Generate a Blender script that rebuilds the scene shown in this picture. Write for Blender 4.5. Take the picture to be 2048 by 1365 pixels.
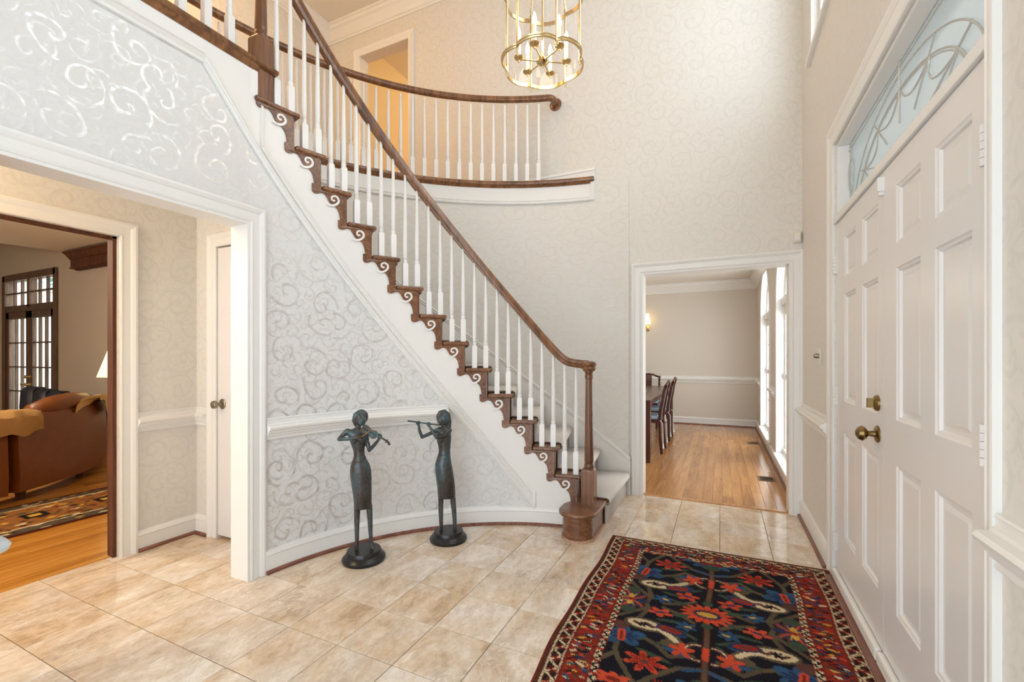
import bpy, bmesh, math, random
import numpy as np
from mathutils import Vector, Matrix

for o in list(bpy.data.objects): bpy.data.objects.remove(o)
scene = bpy.context.scene
C = scene.collection
PI = math.pi
D = math.radians
random.seed(7)

# ---------------------------------------------------------------- camera
CAM_H = 1.27
cam = bpy.data.cameras.new('camera')
cam.sensor_width = 36.0
cam.lens = 892.0 / 2048.0 * 36.0
cam.shift_y = 31.3 / 2048.0
cam.clip_start = 0.02
camo = bpy.data.objects.new('camera', cam); C.objects.link(camo)
camo.location = (0, 0, CAM_H)
camo.rotation_euler = (PI/2, 0, 0.4375)
scene.camera = camo

# ---------------------------------------------------------------- world, daylight, exposure
w = bpy.data.worlds.new('world'); scene.world = w; w.use_nodes = True
bg = w.node_tree.nodes['Background']
bg.inputs[0].default_value = (0.79, 0.895, 1.0, 1)
bg.inputs[1].default_value = 2.5

def area(name, loc, rot, sx, sy, power, col=(1, 1, 1)):
    l = bpy.data.lights.new(name, 'AREA'); l.shape = 'RECTANGLE'; l.size = sx; l.size_y = sy
    l.energy = power; l.color = col
    o = bpy.data.objects.new(name, l); C.objects.link(o); o.location = loc; o.rotation_euler = rot
    return o
def point(name, loc, power, col, r=0.06, parent=None):
    l = bpy.data.lights.new(name, 'POINT'); l.energy = power; l.color = col; l.shadow_soft_size = r
    o = bpy.data.objects.new(name, l); C.objects.link(o); o.location = loc
    if parent is not None: o.parent = parent
    return o
# daylight outside the real windows (each points in through its opening)
area('daylight_upper_window', (0.95, 2.3, 4.3), (0, PI/2, 0), 1.8, 3.1, 20, (0.84, 0.92, 1.0))
area('daylight_dining_near', (1.0, 5.22, 1.35), (0, PI/2, 0), 2.3, 1.3, 21, (1.0, 0.97, 0.92))
area('daylight_dining_far', (1.0, 7.4, 1.35), (0, PI/2, 0), 2.3, 1.3, 21, (1.0, 0.97, 0.92))
area('daylight_garden_door', (-10.65, 4.3, 1.5), (-PI/2, 0, 0), 2.0, 2.4, 40, (0.95, 0.98, 1.0))

vs = scene.view_settings
vs.view_transform = 'Standard'; vs.look = 'None'; vs.gamma = 1.0; vs.use_curve_mapping = False
vs.exposure = 0.62

# ---------------------------------------------------------------- helpers
def tag(o, label=None, cat=None, group=None, kind=None):
    if label: o['label'] = label
    if cat: o['category'] = cat
    if group: o['group'] = group
    if kind: o['kind'] = kind
    return o
def thing(name, label, cat, loc=(0, 0, 0), rz=0.0, group=None, kind=None):
    o = bpy.data.objects.new(name, None); C.objects.link(o)
    o.location = loc; o.rotation_euler = (0, 0, rz); o.empty_display_size = 0.05
    return tag(o, label, cat, group, kind)
def inst(name, mesh, parent=None, loc=(0, 0, 0), rz=0.0, sc=None):
    o = bpy.data.objects.new(name, mesh); C.objects.link(o)
    if parent is not None: o.parent = parent
    o.location = loc; o.rotation_euler = (0, 0, rz)
    if sc: o.scale = sc
    return o

class MB:
    def __init__(s): s.v = []; s.f = []
    def add(s, vs, fs):
        n = len(s.v); s.v += [tuple(p) for p in vs]; s.f += [tuple(i + n for i in f) for f in fs]
        return s
    def box(s, x0, x1, y0, y1, z0, z1):
        x0, x1 = min(x0, x1), max(x0, x1); y0, y1 = min(y0, y1), max(y0, y1); z0, z1 = min(z0, z1), max(z0, z1)
        return s.add([(x0,y0,z0),(x1,y0,z0),(x1,y1,z0),(x0,y1,z0),(x0,y0,z1),(x1,y0,z1),(x1,y1,z1),(x0,y1,z1)],
                     [(0,3,2,1),(4,5,6,7),(0,1,5,4),(1,2,6,5),(2,3,7,6),(3,0,4,7)])
    def rings(s, rings, closed=False, cap=True):
        """rings: list of equal-length closed loops of 3-D points"""
        n = len(rings[0]); m = len(rings); vs = [p for r in rings for p in r]; fs = []
        for i in range(m if closed else m - 1):
            j = (i + 1) % m
            for k in range(n):
                k2 = (k + 1) % n
                fs.append((i*n + k, i*n + k2, j*n + k2, j*n + k))
        if cap and not closed:
            fs.append(tuple(range(n - 1, -1, -1))); fs.append(tuple((m-1)*n + k for k in range(n)))
        return s.add(vs, fs)
    def lathe(s, prof, c=(0, 0, 0), seg=20, ax='z'):
        rs = []
        for r, z in prof:
            ring = []
            for k in range(seg):
                a = 2*PI*k/seg
                if ax == 'z': ring.append((c[0] + r*math.cos(a), c[1] + r*math.sin(a), c[2] + z))
                elif ax == 'x': ring.append((c[0] + z, c[1] + r*math.cos(a), c[2] + r*math.sin(a)))
                else: ring.append((c[0] + r*math.sin(a), c[1] + z, c[2] + r*math.cos(a)))
            rs.append(ring)
        return s.rings(rs)
    def sweep(s, prof, path, closed=False):
        """prof: closed loop of (out, up); path: (x, y, z, nx, ny), out goes along (nx, ny)"""
        return s.rings([[(x + o*nx, y + o*ny, z + u) for o, u in prof] for x, y, z, nx, ny in path], closed)
    def tube(s, pts, r, seg=8, closed=False, prof=None):
        """pts 3-D path; r radius or list of radii; or prof = loop of (right, up)"""
        P = [Vector(p) for p in pts]; n = len(P); rs = []
        up = None
        for i in range(n):
            if closed: t = P[(i+1) % n] - P[i-1]
            else: t = P[min(i+1, n-1)] - P[max(i-1, 0)]
            t.normalize()
            ref = Vector((0, 0, 1))
            if abs(t.z) > 0.97:
                ref = up if up is not None else Vector((0, 1, 0))
            rt = t.cross(ref); rt.normalize(); u2 = rt.cross(t); u2.normalize()
            up = u2
            rad = r[i] if isinstance(r, (list, tuple)) else r
            if prof: rs.append([P[i] + rt*a + u2*b for a, b in prof])
            else: rs.append([P[i] + rt*(rad*math.cos(2*PI*k/seg)) + u2*(rad*math.sin(2*PI*k/seg)) for k in range(seg)])
        return s.rings(rs, closed)
    def loft(s, secs, seg=16):
        """secs: (x, y, z, rx, ry) horizontal ellipses"""
        return s.rings([[(x + rx*math.cos(2*PI*k/seg), y + ry*math.sin(2*PI*k/seg), z) for k in range(seg)] for x, y, z, rx, ry in secs])
    def ball(s, c, rx, ry, rz, seg=16, n=10, rot=None):
        rs = []
        for i in range(n + 1):
            a = -PI/2 + PI*i/n; a = max(-PI/2 + .02, min(PI/2 - .02, a))
            ring = []
            for k in range(seg):
                b = 2*PI*k/seg
                p = Vector((rx*math.cos(a)*math.cos(b), ry*math.cos(a)*math.sin(b), rz*math.sin(a)))
                if rot is not None: p = rot @ p
                ring.append(tuple(p + Vector(c)))
            rs.append(ring)
        return s.rings(rs)
    def poly(s, pts, f0, f1):
        """pts 2-D outline; f0/f1 map a 2-D point to the two faces of a plate (ngon capped)"""
        n = len(pts); vs = [f0(*p) for p in pts] + [f1(*p) for p in pts]
        fs = [tuple(range(n)), tuple(range(2*n - 1, n - 1, -1))]
        for k in range(n): fs.append((k, n + k, n + (k+1) % n, (k+1) % n))
        return s.add(vs, fs)
    def mesh(s, name, mat, smooth=False, uvf=None):
        me = bpy.data.meshes.new(name)
        me.from_pydata(s.v, [], s.f); me.update()
        bm = bmesh.new(); bm.from_mesh(me)
        bmesh.ops.recalc_face_normals(bm, faces=bm.faces)
        if uvf:
            L = bm.loops.layers.uv.new('UVMap')
            for f in bm.faces:
                for lp in f.loops: lp[L].uv = uvf(lp.vert.co)
        if smooth:
            for f in bm.faces: f.smooth = True
        bm.to_mesh(me); bm.free()
        if mat: me.materials.append(mat)
        if smooth == 'auto':
            try: me.set_sharp_from_angle(angle=D(35))
            except Exception: pass
        return me
    def build(s, name, mat, parent=None, smooth=False, uvf=None, bevel=0.0, local=False, subs=0):
        if parent is not None and not local:
            M = (Matrix.Translation(parent.location) @ parent.rotation_euler.to_matrix().to_4x4())
            p = parent
            while p.parent is not None:
                p = p.parent
                M = (Matrix.Translation(p.location) @ p.rotation_euler.to_matrix().to_4x4()) @ M
            M.invert(); s.v = [tuple(M @ Vector(q)) for q in s.v]
        o = bpy.data.objects.new(name, s.mesh(name, mat, smooth, uvf)); C.objects.link(o)
        if parent is not None: o.parent = parent
        if bevel:
            b = o.modifiers.new('bevel', 'BEVEL'); b.width = bevel; b.segments = 2; b.limit_method = 'ANGLE'; b.angle_limit = D(40)
        if subs:
            m = o.modifiers.new('subd', 'SUBSURF'); m.levels = subs; m.render_levels = subs
        return o
def struct(o, label, cat): return tag(o, label, cat, kind='structure')

# ---------------------------------------------------------------- materials
MATS = {}
def srgb(r, g, b):
    f = lambda c: (c/255.0)/12.92 if c <= 10 else (((c/255.0) + 0.055)/1.055)**2.4
    return (f(r), f(g), f(b), 1)
class NT:
    """small node-tree helper"""
    def __init__(s, name):
        s.m = bpy.data.materials.new(name); s.m.use_nodes = True; s.t = s.m.node_tree
        s.b = s.t.nodes['Principled BSDF']; MATS[name] = s.m
    def n(s, typ, **kw):
        nd = s.t.nodes.new(typ)
        for k, v in kw.items():
            if k.startswith('i_'): nd.inputs[int(k[2:])].default_value = v
            elif k in nd.inputs and not hasattr(nd, k): nd.inputs[k].default_value = v
            else:
                try: setattr(nd, k, v)
                except Exception: nd.inputs[k].default_value = v
        return nd
    def l(s, a, b): s.t.links.new(a, b)
    def math(s, op, a, b=None, c=None):
        nd = s.t.nodes.new('ShaderNodeMath'); nd.operation = op
        for i, x in enumerate((a, b, c)):
            if x is None: continue
            if isinstance(x, (int, float)): nd.inputs[i].default_value = x
            else: s.l(x, nd.inputs[i])
        return nd.outputs[0]
    def mix(s, fac, a, b):
        nd = s.t.nodes.new('ShaderNodeMix'); nd.data_type = 'RGBA'
        for i, x in ((0, fac), (6, a), (7, b)):
            if isinstance(x, (int, float)): nd.inputs[i].default_value = x
            elif isinstance(x, tuple): nd.inputs[i].default_value = x
            else: s.l(x, nd.inputs[i])
        return nd.outputs[2]
    def ramp(s, fac, stops):
        nd = s.t.nodes.new('ShaderNodeValToRGB'); cr = nd.color_ramp
        while len(cr.elements) < len(stops): cr.elements.new(0.5)
        for e, (p, c) in zip(cr.elements, stops): e.position = p; e.color = c
        s.l(fac, nd.inputs[0]); return nd.outputs[0]
    def noise(s, vec, scale, detail=4, rough=0.55, dist=0.0):
        nd = s.t.nodes.new('ShaderNodeTexNoise'); nd.inputs['Scale'].default_value = scale
        nd.inputs['Detail'].default_value = detail; nd.inputs['Roughness'].default_value = rough; nd.inputs['Distortion'].default_value = dist
        if vec is not None: s.l(vec, nd.inputs['Vector'])
        return nd.outputs[0]
    def mapping(s, vec, scale=(1, 1, 1), rot=(0, 0, 0), loc=(0, 0, 0)):
        nd = s.t.nodes.new('ShaderNodeMapping'); nd.inputs['Scale'].default_value = scale; nd.inputs['Rotation'].default_value = rot; nd.inputs['Location'].default_value = loc
        s.l(vec, nd.inputs['Vector']); return nd.outputs[0]
    def bump(s, h, strength, dist=0.01):
        nd = s.t.nodes.new('ShaderNodeBump'); nd.inputs['Strength'].default_value = strength; nd.inputs['Distance'].default_value = dist
        s.l(h, nd.inputs['Height']); s.l(nd.outputs[0], s.b.inputs['Normal'])
    def rand_vec(s, vec, amt=40.0):
        oi = s.t.nodes.new('ShaderNodeObjectInfo'); m = s.math('MULTIPLY', oi.outputs['Random'], amt)
        cb = s.t.nodes.new('ShaderNodeCombineXYZ'); s.l(m, cb.inputs[0]); s.l(m, cb.inputs[1]); s.l(m, cb.inputs[2])
        va = s.t.nodes.new('ShaderNodeVectorMath'); va.operation = 'ADD'; s.l(vec, va.inputs[0]); s.l(cb.outputs[0], va.inputs[1])
        return va.outputs[0], oi.outputs['Random']
    def tc(s, which='Object'):
        return s.t.nodes.new('ShaderNodeTexCoord').outputs[which]

def plain(name, col, rough=0.5, metal=0.0, spec=None, emis=None, estr=0.0, noise=0.0, nscale=30):
    k = NT(name); b = k.b
    b.inputs['Base Color'].default_value = col; b.inputs['Roughness'].default_value = rough; b.inputs['Metallic'].default_value = metal
    if spec is not None: b.inputs['Specular IOR Level'].default_value = spec
    if emis: b.inputs['Emission Color'].default_value = emis; b.inputs['Emission Strength'].default_value = estr
    if noise:
        f = k.noise(k.tc(), nscale, 4)
        c2 = tuple(x*(1 - noise) for x in col[:3]) + (1,)
        k.l(k.mix(f, col, c2), b.inputs['Base Color'])
    return k.m

def wallpaper(name, base, patt, prough=0.38, gloss=0.4):
    k = NT(name); uv = k.tc('UV')
    nz = k.t.nodes.new('ShaderNodeTexNoise'); nz.inputs['Scale'].default_value = 5.0; k.l(uv, nz.inputs['Vector'])
    off = k.t.nodes.new('ShaderNodeVectorMath'); off.operation = 'MULTIPLY_ADD'
    k.l(nz.outputs[1], off.inputs[0]); off.inputs[1].default_value = (0.07, 0.07, 0); k.l(uv, off.inputs[2])
    masks = []
    for sc, turns, wd, lo in ((5.0, 2.7, 0.14, 0.0), (8.4, 2.4, 0.15, 3.3), (15.0, 1.7, 0.22, 7.1)):
        mp = k.mapping(off.outputs[0], (sc, sc, sc), loc=(lo, lo*0.7, 0))
        v = k.t.nodes.new('ShaderNodeTexVoronoi'); v.voronoi_dimensions = '2D'; v.feature = 'F1'; v.inputs['Scale'].default_value = 1.0; v.inputs['Randomness'].default_value = 0.75
        k.l(mp, v.inputs['Vector'])
        d = k.t.nodes.new('ShaderNodeVectorMath'); d.operation = 'SUBTRACT'; k.l(mp, d.inputs[0]); k.l(v.outputs['Position'], d.inputs[1])
        sx = k.t.nodes.new('ShaderNodeSeparateXYZ'); k.l(d.outputs[0], sx.inputs[0])
        sc3 = k.t.nodes.new('ShaderNodeSeparateColor'); k.l(v.outputs['Color'], sc3.inputs[0])
        th = k.math('DIVIDE', k.math('ARCTAN2', sx.outputs[1], sx.outputs[0]), 2*PI)
        sg = k.math('SUBTRACT', k.math('MULTIPLY', k.math('GREATER_THAN', sc3.outputs[0], 0.5), 2.0), 1.0)
        r = v.outputs['Distance']
        ph = k.math('ADD', k.math('ADD', k.math('MULTIPLY', th, sg), k.math('MULTIPLY', r, turns)), sc3.outputs[1])
        fr = k.math('ABSOLUTE', k.math('SUBTRACT', k.math('FRACT', ph), 0.5))
        mr = k.t.nodes.new('ShaderNodeMapRange'); mr.interpolation_type = 'SMOOTHSTEP'
        k.l(fr, mr.inputs[0]); mr.inputs[1].default_value = wd*0.45; mr.inputs[2].default_value = wd; mr.inputs[3].default_value = 1.0; mr.inputs[4].default_value = 0.0
        m2 = k.t.nodes.new('ShaderNodeMapRange'); k.l(r, m2.inputs[0]); m2.inputs[1].default_value = 0.48; m2.inputs[2].default_value = 0.72; m2.inputs[3].default_value = 1.0; m2.inputs[4].default_value = 0.0
        masks.append(k.math('MULTIPLY', mr.outputs[0], m2.outputs[0]))
    fleck = k.noise(off.outputs[0], 34.0, 3)
    brk = k.t.nodes.new('ShaderNodeMapRange'); k.l(fleck, brk.inputs[0]); brk.inputs[1].default_value = 0.36; brk.inputs[2].default_value = 0.6
    a = k.math('MAXIMUM', masks[0], k.math('MULTIPLY', masks[1], 0.75))
    a = k.math('MAXIMUM', a, k.math('MULTIPLY', masks[2], k.math('MULTIPLY', brk.outputs[0], 0.6)))
    a = k.math('MULTIPLY', a, k.math('ADD', 0.45, k.math('MULTIPLY', brk.outputs[0], 0.55)))
    k.l(k.mix(a, base, patt), k.b.inputs['Base Color'])
    k.l(k.math('SUBTRACT', 0.68, k.math('MULTIPLY', a, 0.68 - prough)), k.b.inputs['Roughness'])
    k.l(k.math('MULTIPLY', a, gloss), k.b.inputs['Metallic']); k.b.inputs['Specular IOR Level'].default_value = 0.3
    k.bump(a, 0.2, 0.002)
    return k.m

def woodmat(name, dark, mid, light, rough=0.35, axis='x', scale=1.0, tint=0.25, coat=0.0, ring=9.0, wave=0.10):
    k = NT(name); v, rnd = k.rand_vec(k.tc('Object'), 17.0)
    sc = {'x': (0.06, 1, 1), 'y': (1, 0.06, 1), 'z': (1, 1, 0.06)}[axis]
    mp = k.mapping(v, tuple(q*scale for q in sc))
    f1 = k.noise(mp, 22.0, 5, 0.6, 0.5); f2 = k.noise(mp, 140.0, 3, 0.6)
    wv = k.t.nodes.new('ShaderNodeMath'); wv.operation = 'SINE'; k.l(k.math('MULTIPLY', k.noise(mp, ring, 2, 0.4, 0.2), 60.0), wv.inputs[0])
    f = k.math('ADD', k.math('MULTIPLY', f1, 0.75), k.math('MULTIPLY', wv.outputs[0], wave))
    f = k.math('ADD', f, k.math('MULTIPLY', k.math('SUBTRACT', f2, 0.5), 0.45))
    f = k.math('ADD', f, k.math('MULTIPLY', k.math('SUBTRACT', rnd, 0.5), tint))
    f = k.math('ADD', f, 0.1)
    k.l(k.ramp(f, [(0.15, dark), (0.5, mid), (0.85, light)]), k.b.inputs['Base Color'])
    k.b.inputs['Roughness'].default_value = rough
    k.b.inputs['Coat Weight'].default_value = coat; k.b.inputs['Coat Roughness'].default_value = 0.15
    k.bump(f2, 0.025, 0.001)
    return k.m

TRIM = plain('trim_paint', srgb(236, 234, 229), 0.32)
CEIL = plain('ceiling_paint', srgb(232, 226, 214), 0.8)
DOORP = plain('door_paint', srgb(232, 229, 226), 0.28)
PAPER = wallpaper('foyer_wallpaper', srgb(226, 225, 222), srgb(214, 213, 210), 0.30, 0.55)
PAPERB = wallpaper('back_wallpaper', srgb(226, 222, 214), srgb(218, 214, 207), 0.42, 0.18)
CREAM = plain('dining_wall_paint', srgb(222, 213, 200), 0.75, noise=0.05, nscale=60)
LIVW = plain('living_wall_paint', srgb(204, 194, 182), 0.8)
WARMW = plain('upper_hall_paint', srgb(232, 214, 178), 0.8)
OAK = woodmat('stair_oak', srgb(66, 38, 22), srgb(120, 78, 50), srgb(156, 108, 74), 0.3, 'x', 1.0, 0.12, 0.15)
OAKZ = woodmat('newel_oak', srgb(62, 36, 20), srgb(118, 76, 46), srgb(156, 108, 70), 0.3, 'z', 1.0, 0.12, 0.15)
OAKH = woodmat('rail_oak', srgb(74, 44, 24), srgb(128, 84, 50), srgb(164, 114, 72), 0.28, 'z', 0.6, 0.1, 0.25)
FLOORW = woodmat('floor_oak', srgb(146, 96, 50), srgb(190, 134, 78), srgb(218, 166, 106), 0.2, 'y', 0.8, 0.22, 0.3, 7.0, 0.05)
FLOORL = woodmat('living_floor_oak', srgb(146, 90, 26), srgb(198, 134, 52), srgb(226, 168, 84), 0.25, 'y', 0.8, 0.26, 0.25, 7.0, 0.05)
SHOE = woodmat('shoe_mould_wood', srgb(84, 48, 36), srgb(128, 82, 64), srgb(160, 110, 90), 0.4, 'y', 1.0, 0.1)
DARKW = woodmat('dark_jamb_wood', srgb(52, 26, 12), srgb(92, 50, 26), srgb(124, 72, 40), 0.7, 'z', 1.0, 0.1)
MAHOG = woodmat('mahogany', srgb(34, 12, 8), srgb(70, 28, 18), srgb(104, 48, 32), 0.28, 'z', 1.0, 0.15, 0.2)
MUNT = woodmat('window_walnut', srgb(60, 42, 30), srgb(98, 72, 54), srgb(122, 94, 72), 0.5, 'z', 1.0, 0.1)
GROUT = plain('grout', srgb(128, 104, 80), 0.9)
BRASS = plain('polished_brass', srgb(214, 188, 138), 0.2, 1.0)
ABRASS = plain('antique_brass', srgb(140, 116, 74), 0.3, 1.0)
NICKEL = plain('aged_nickel', srgb(150, 140, 120), 0.28, 1.0)
BLACK = plain('black_lacquer', srgb(26, 25, 26), 0.3)
IVORY = plain('ivory_plastic', srgb(232, 226, 210), 0.4)
CANDLE = plain('candle_sleeve', srgb(246, 236, 212), 0.5, emis=srgb(255, 214, 150), estr=0.12)
BULB = plain('lit_bulb', srgb(255, 240, 210), 0.4, emis=srgb(255, 228, 180), estr=9.0)
SHADE = plain('lit_lampshade', srgb(250, 232, 190), 0.7, emis=srgb(255, 220, 150), estr=1.6)
LEATHER = plain('brown_leather', srgb(132, 72, 22), 0.38, noise=0.35, nscale=14)
BLUELIT = plain('bluelit_leather', srgb(34, 38, 52), 0.35)  # dark leather with the window's blue light put into its colour
TANB = plain('tan_blanket', srgb(184, 140, 84), 0.95, noise=0.3, nscale=90)
CRMB = plain('cream_throw', srgb(222, 190, 130), 0.95, noise=0.2, nscale=80)
CARPET = plain('ivory_carpet', srgb(226, 220, 213), 0.95, noise=0.10, nscale=260)
BIND = plain('carpet_binding', srgb(150, 132, 118), 0.9)
CUSH = plain('blue_stripe_cushion', srgb(170, 190, 206), 0.9, noise=0.3, nscale=8)
ROPE = plain('white_tassel', srgb(226, 224, 220), 0.9)
VENT = plain('bronze_vent', srgb(120, 96, 66), 0.4, 0.7)
VENTD = plain('vent_dark', srgb(24, 22, 22), 0.7)
PALE = plain('pale_blue_marble', srgb(214, 228, 236), 0.2, noise=0.12, nscale=9)
STONEW = plain('porch_column_paint', srgb(244, 230, 222), 0.7)
BRICK = plain('porch_brick', srgb(176, 110, 88), 0.85, noise=0.3, nscale=20)

def glassmat(name, tint=(1, 1, 1, 1), gl=0.12, rough=0.03, milk=0.0):
    k = NT(name); t = k.t
    out = t.nodes['Material Output']
    tr = t.nodes.new('ShaderNodeBsdfTransparent'); tr.inputs[0].default_value = tint
    g = t.nodes.new('ShaderNodeBsdfGlossy'); g.inputs['Roughness'].default_value = rough
    mx = t.nodes.new('ShaderNodeMixShader'); mx.inputs[0].default_value = gl
    k.l(tr.outputs[0], mx.inputs[1]); k.l(g.outputs[0], mx.inputs[2]); last = mx.outputs[0]
    if milk:
        df = t.nodes.new('ShaderNodeBsdfTranslucent'); df.inputs[0].default_value = (0.85, 0.88, 0.86, 1)
        m2 = t.nodes.new('ShaderNodeMixShader'); m2.inputs[0].default_value = milk
        k.l(last, m2.inputs[1]); k.l(df.outputs[0], m2.inputs[2]); last = m2.outputs[0]
    k.l(last, out.inputs[0]); t.nodes.remove(k.b)
    return k.m
GLASS = glassmat('window_glass')
LGLASS = glassmat('lantern_glass', (1, 1, 1, 1), 0.025, 0.01)
TGLASS = glassmat('leaded_glass', (0.34, 0.315, 0.28, 1), 0.22, 0.08, 0.22)
CAME = plain('lead_came', srgb(196, 196, 190), 0.4, 0.2)

def travertine():
    k = NT('travertine'); v, rnd = k.rand_vec(k.tc('Object'), 60.0)
    mp = k.mapping(v, (1.0, 0.6, 1.0), (0, 0, 0.9))
    a = k.noise(mp, 5.0, 7, 0.62, 0.8); b = k.noise(mp, 30.0, 7, 0.75, 0.5); c = k.noise(mp, 8.0, 7, 0.68, 1.8); h = k.noise(mp, 3.2, 5, 0.6, 0.6)
    f = k.math('ADD', k.math('MULTIPLY', a, 0.62), k.math('MULTIPLY', b, 0.46))
    f = k.math('ADD', f, k.math('MULTIPLY', k.math('SUBTRACT', rnd, 0.5), 0.035))
    tan = k.ramp(f, [(0.40, srgb(188, 160, 128)), (0.50, srgb(214, 188, 156)), (0.58, srgb(226, 205, 180)), (0.70, srgb(243, 232, 214))])
    grey = k.ramp(f, [(0.40, srgb(186, 166, 146)), (0.50, srgb(212, 194, 174)), (0.58, srgb(224, 210, 194)), (0.70, srgb(243, 235, 225))])
    hm = k.t.nodes.new('ShaderNodeMapRange'); k.l(k.math('ADD', h, k.math('MULTIPLY', k.math('SUBTRACT', rnd, 0.5), 0.12)), hm.inputs[0]); hm.inputs[1].default_value = 0.40; hm.inputs[2].default_value = 0.60
    col = k.mix(hm.outputs[0], tan, grey)
    vein = k.t.nodes.new('ShaderNodeMapRange'); k.l(k.math('ABSOLUTE', k.math('SUBTRACT', c, 0.5)), vein.inputs[0]); vein.inputs[1].default_value = 0.0; vein.inputs[2].default_value = 0.022; vein.inputs[3].default_value = 1.0; vein.inputs[4].default_value = 0.0
    gate = k.t.nodes.new('ShaderNodeMapRange'); k.l(h, gate.inputs[0]); gate.inputs[1].default_value = 0.5; gate.inputs[2].default_value = 0.62
    col = k.mix(k.math('MULTIPLY', k.math('MULTIPLY', vein.outputs[0], gate.outputs[0]), 0.7), col, srgb(248, 240, 226))
    dk = k.t.nodes.new('ShaderNodeMapRange'); k.l(k.noise(mp, 55.0, 5, 0.75, 0.8), dk.inputs[0]); dk.inputs[1].default_value = 0.60; dk.inputs[2].default_value = 0.72
    col = k.mix(k.math('MULTIPLY', dk.outputs[0], 0.38), col, srgb(138, 114, 90))
    k.l(col, k.b.inputs['Base Color'])
    k.l(k.math('ADD', 0.04, k.math('MULTIPLY', b, 0.14)), k.b.inputs['Roughness'])
    return k.m
TRAV = travertine()

def bronze():
    k = NT('patina_bronze'); v = k.tc('Object')
    mp = k.mapping(v, (1, 1, 0.45))
    a = k.noise(mp, 9.0, 5, 0.6); b = k.noise(v, 60.0, 5, 0.7)
    f = k.math('ADD', k.math('MULTIPLY', a, 0.8), k.math('MULTIPLY', b, 0.35))
    k.l(k.ramp(f, [(0.42, srgb(46, 38, 35)), (0.58, srgb(74, 70, 68)), (0.68, srgb(72, 94, 100)), (0.80, srgb(118, 156, 160))]), k.b.inputs['Base Color'])
    k.b.inputs['Metallic'].default_value = 0.3; k.b.inputs['Roughness'].default_value = 0.33
    k.bump(b, 0.2, 0.003)
    return k.m
BRONZE = bronze()

def vcolmat(name):
    k = NT(name); a = k.t.nodes.new('ShaderNodeVertexColor'); a.layer_name = 'Col'
    f = k.noise(k.tc(), 420.0, 2)
    k.l(k.mix(k.math('MULTIPLY', f, 0.35), a.outputs[0], (0.02, 0.015, 0.012, 1)), k.b.inputs['Base Color'])
    k.b.inputs['Roughness'].default_value = 0.95; k.b.inputs['Specular IOR Level'].default_value = 0.1
    k.bump(f, 0.4, 0.003)
    return k.m
RUGM = vcolmat('rug_wool')
def leafmat():
    k = NT('garden_leaves'); f = k.noise(k.tc(), 14.0, 4)
    k.l(k.ramp(f, [(0.35, srgb(110, 156, 130)), (0.6, srgb(160, 204, 180)), (0.75, srgb(224, 244, 234))]), k.b.inputs['Base Color'])
    k.b.inputs['Roughness'].default_value = 0.8
    return k.m
LEAF = leafmat()
# ================================================================ constants of the place (metres)
XR, YB, XL = 0.59, 4.20, -2.42          # door wall, back wall, left wall
CX, CY, R1, R2 = -0.767, 1.556, 1.656, 2.63   # stair circle: centre, inner and outer radius
RISE, STEP = 0.1975, 5.888              # riser height, degrees per tread
F2, CEILZ = 2.965, 5.44                 # upper floor, upper ceiling
XV, YC = -3.44, 1.96                    # vestibule far wall, closet wall
YD, ZD = 9.05, 2.66                     # dining far wall, dining ceiling
HD = 2.036                              # head of the openings
tip = lambda k: 95.72 + STEP*(k - 2)    # nosing angle of tread k
def pol(a, r): return (CX + r*math.cos(D(a)), CY + r*math.sin(D(a)))
def arc(a0, a1, r, z=0.0, n=None, sign=-1, zf=None):
    """path for MB.sweep along the stair circle; out = towards the centre for sign -1"""
    n = n or max(3, int(abs(a1 - a0)/2))
    P = []
    for i in range(n + 1):
        a = a0 + (a1 - a0)*i/n; x, y = pol(a, r)
        P.append((x, y, zf(a) if zf else z, sign*math.cos(D(a)), sign*math.sin(D(a))))
    return P
flat_uv = lambda v: (v.x + v.y, v.z)
curve_uv = lambda v: (-R1*math.atan2(v.y - CY, v.x - CX) + XL + CY + R1*PI, v.z)

def casing_prof(w):
    return [(0, 0), (0, .012), (.1*w, .016), (.18*w, .012), (.6*w, .014), (.68*w, .020), (.86*w, .027), (w, .025), (w, 0)]
def casing(name, org, a, n, u0, u1, z0, zt, w=.085, label='', wl=None, wr=None, mat=None, dep=1.0):
    """door casing: org point on the wall, a along vector, n normal out of the wall"""
    wl = w if wl is None else wl; wr = w if wr is None else wr
    mb = MB(); rs = []
    for (u, z, mx, mz, ww) in ((u0, z0, -1, 0, wl), (u0, zt, -1, 1, wl), (u1, zt, 1, 1, wr), (u1, z0, 1, 0, wr)):
        ring = []
        for (q, out) in casing_prof(1.0):
            o = out*dep
            ring.append((org[0] + a[0]*(u + q*ww*mx) + n[0]*o, org[1] + a[1]*(u + q*ww*mx) + n[1]*o, z + q*w*mz))
        rs.append(ring)
    mb.rings(rs)
    return struct(mb.build(name, mat or TRIM), label, 'trim')
BASEP = [(0, 0), (.018, 0), (.018, .100), (.024, .106), (.022, .118), (.012, .132), (0, .135)]
SHOEP = [(.018, 0), (.036, 0), (.035, .012), (.028, .018), (.018, .02)]
CHAIRP = [(0, -.062), (.012, -.062), (.016, -.056), (.010, -.050), (.010, -.040), (.022, -.036), (.024, -.026), (.034, -.020),
          (.036, -.008), (.050, .000), (.054, .012), (.046, .022), (.024, .026), (.020, .034), (.010, .038), (.010, .056), (.015, .060), (.012, .066), (0, .066)]
CROWNP = [(0, 0), (.012, 0), (.016, .022), (.03, .03), (.05, .06), (.085, .105), (.11, .12), (.115, .15), (.13, .155), (.13, .18), (0, .18)]

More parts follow.
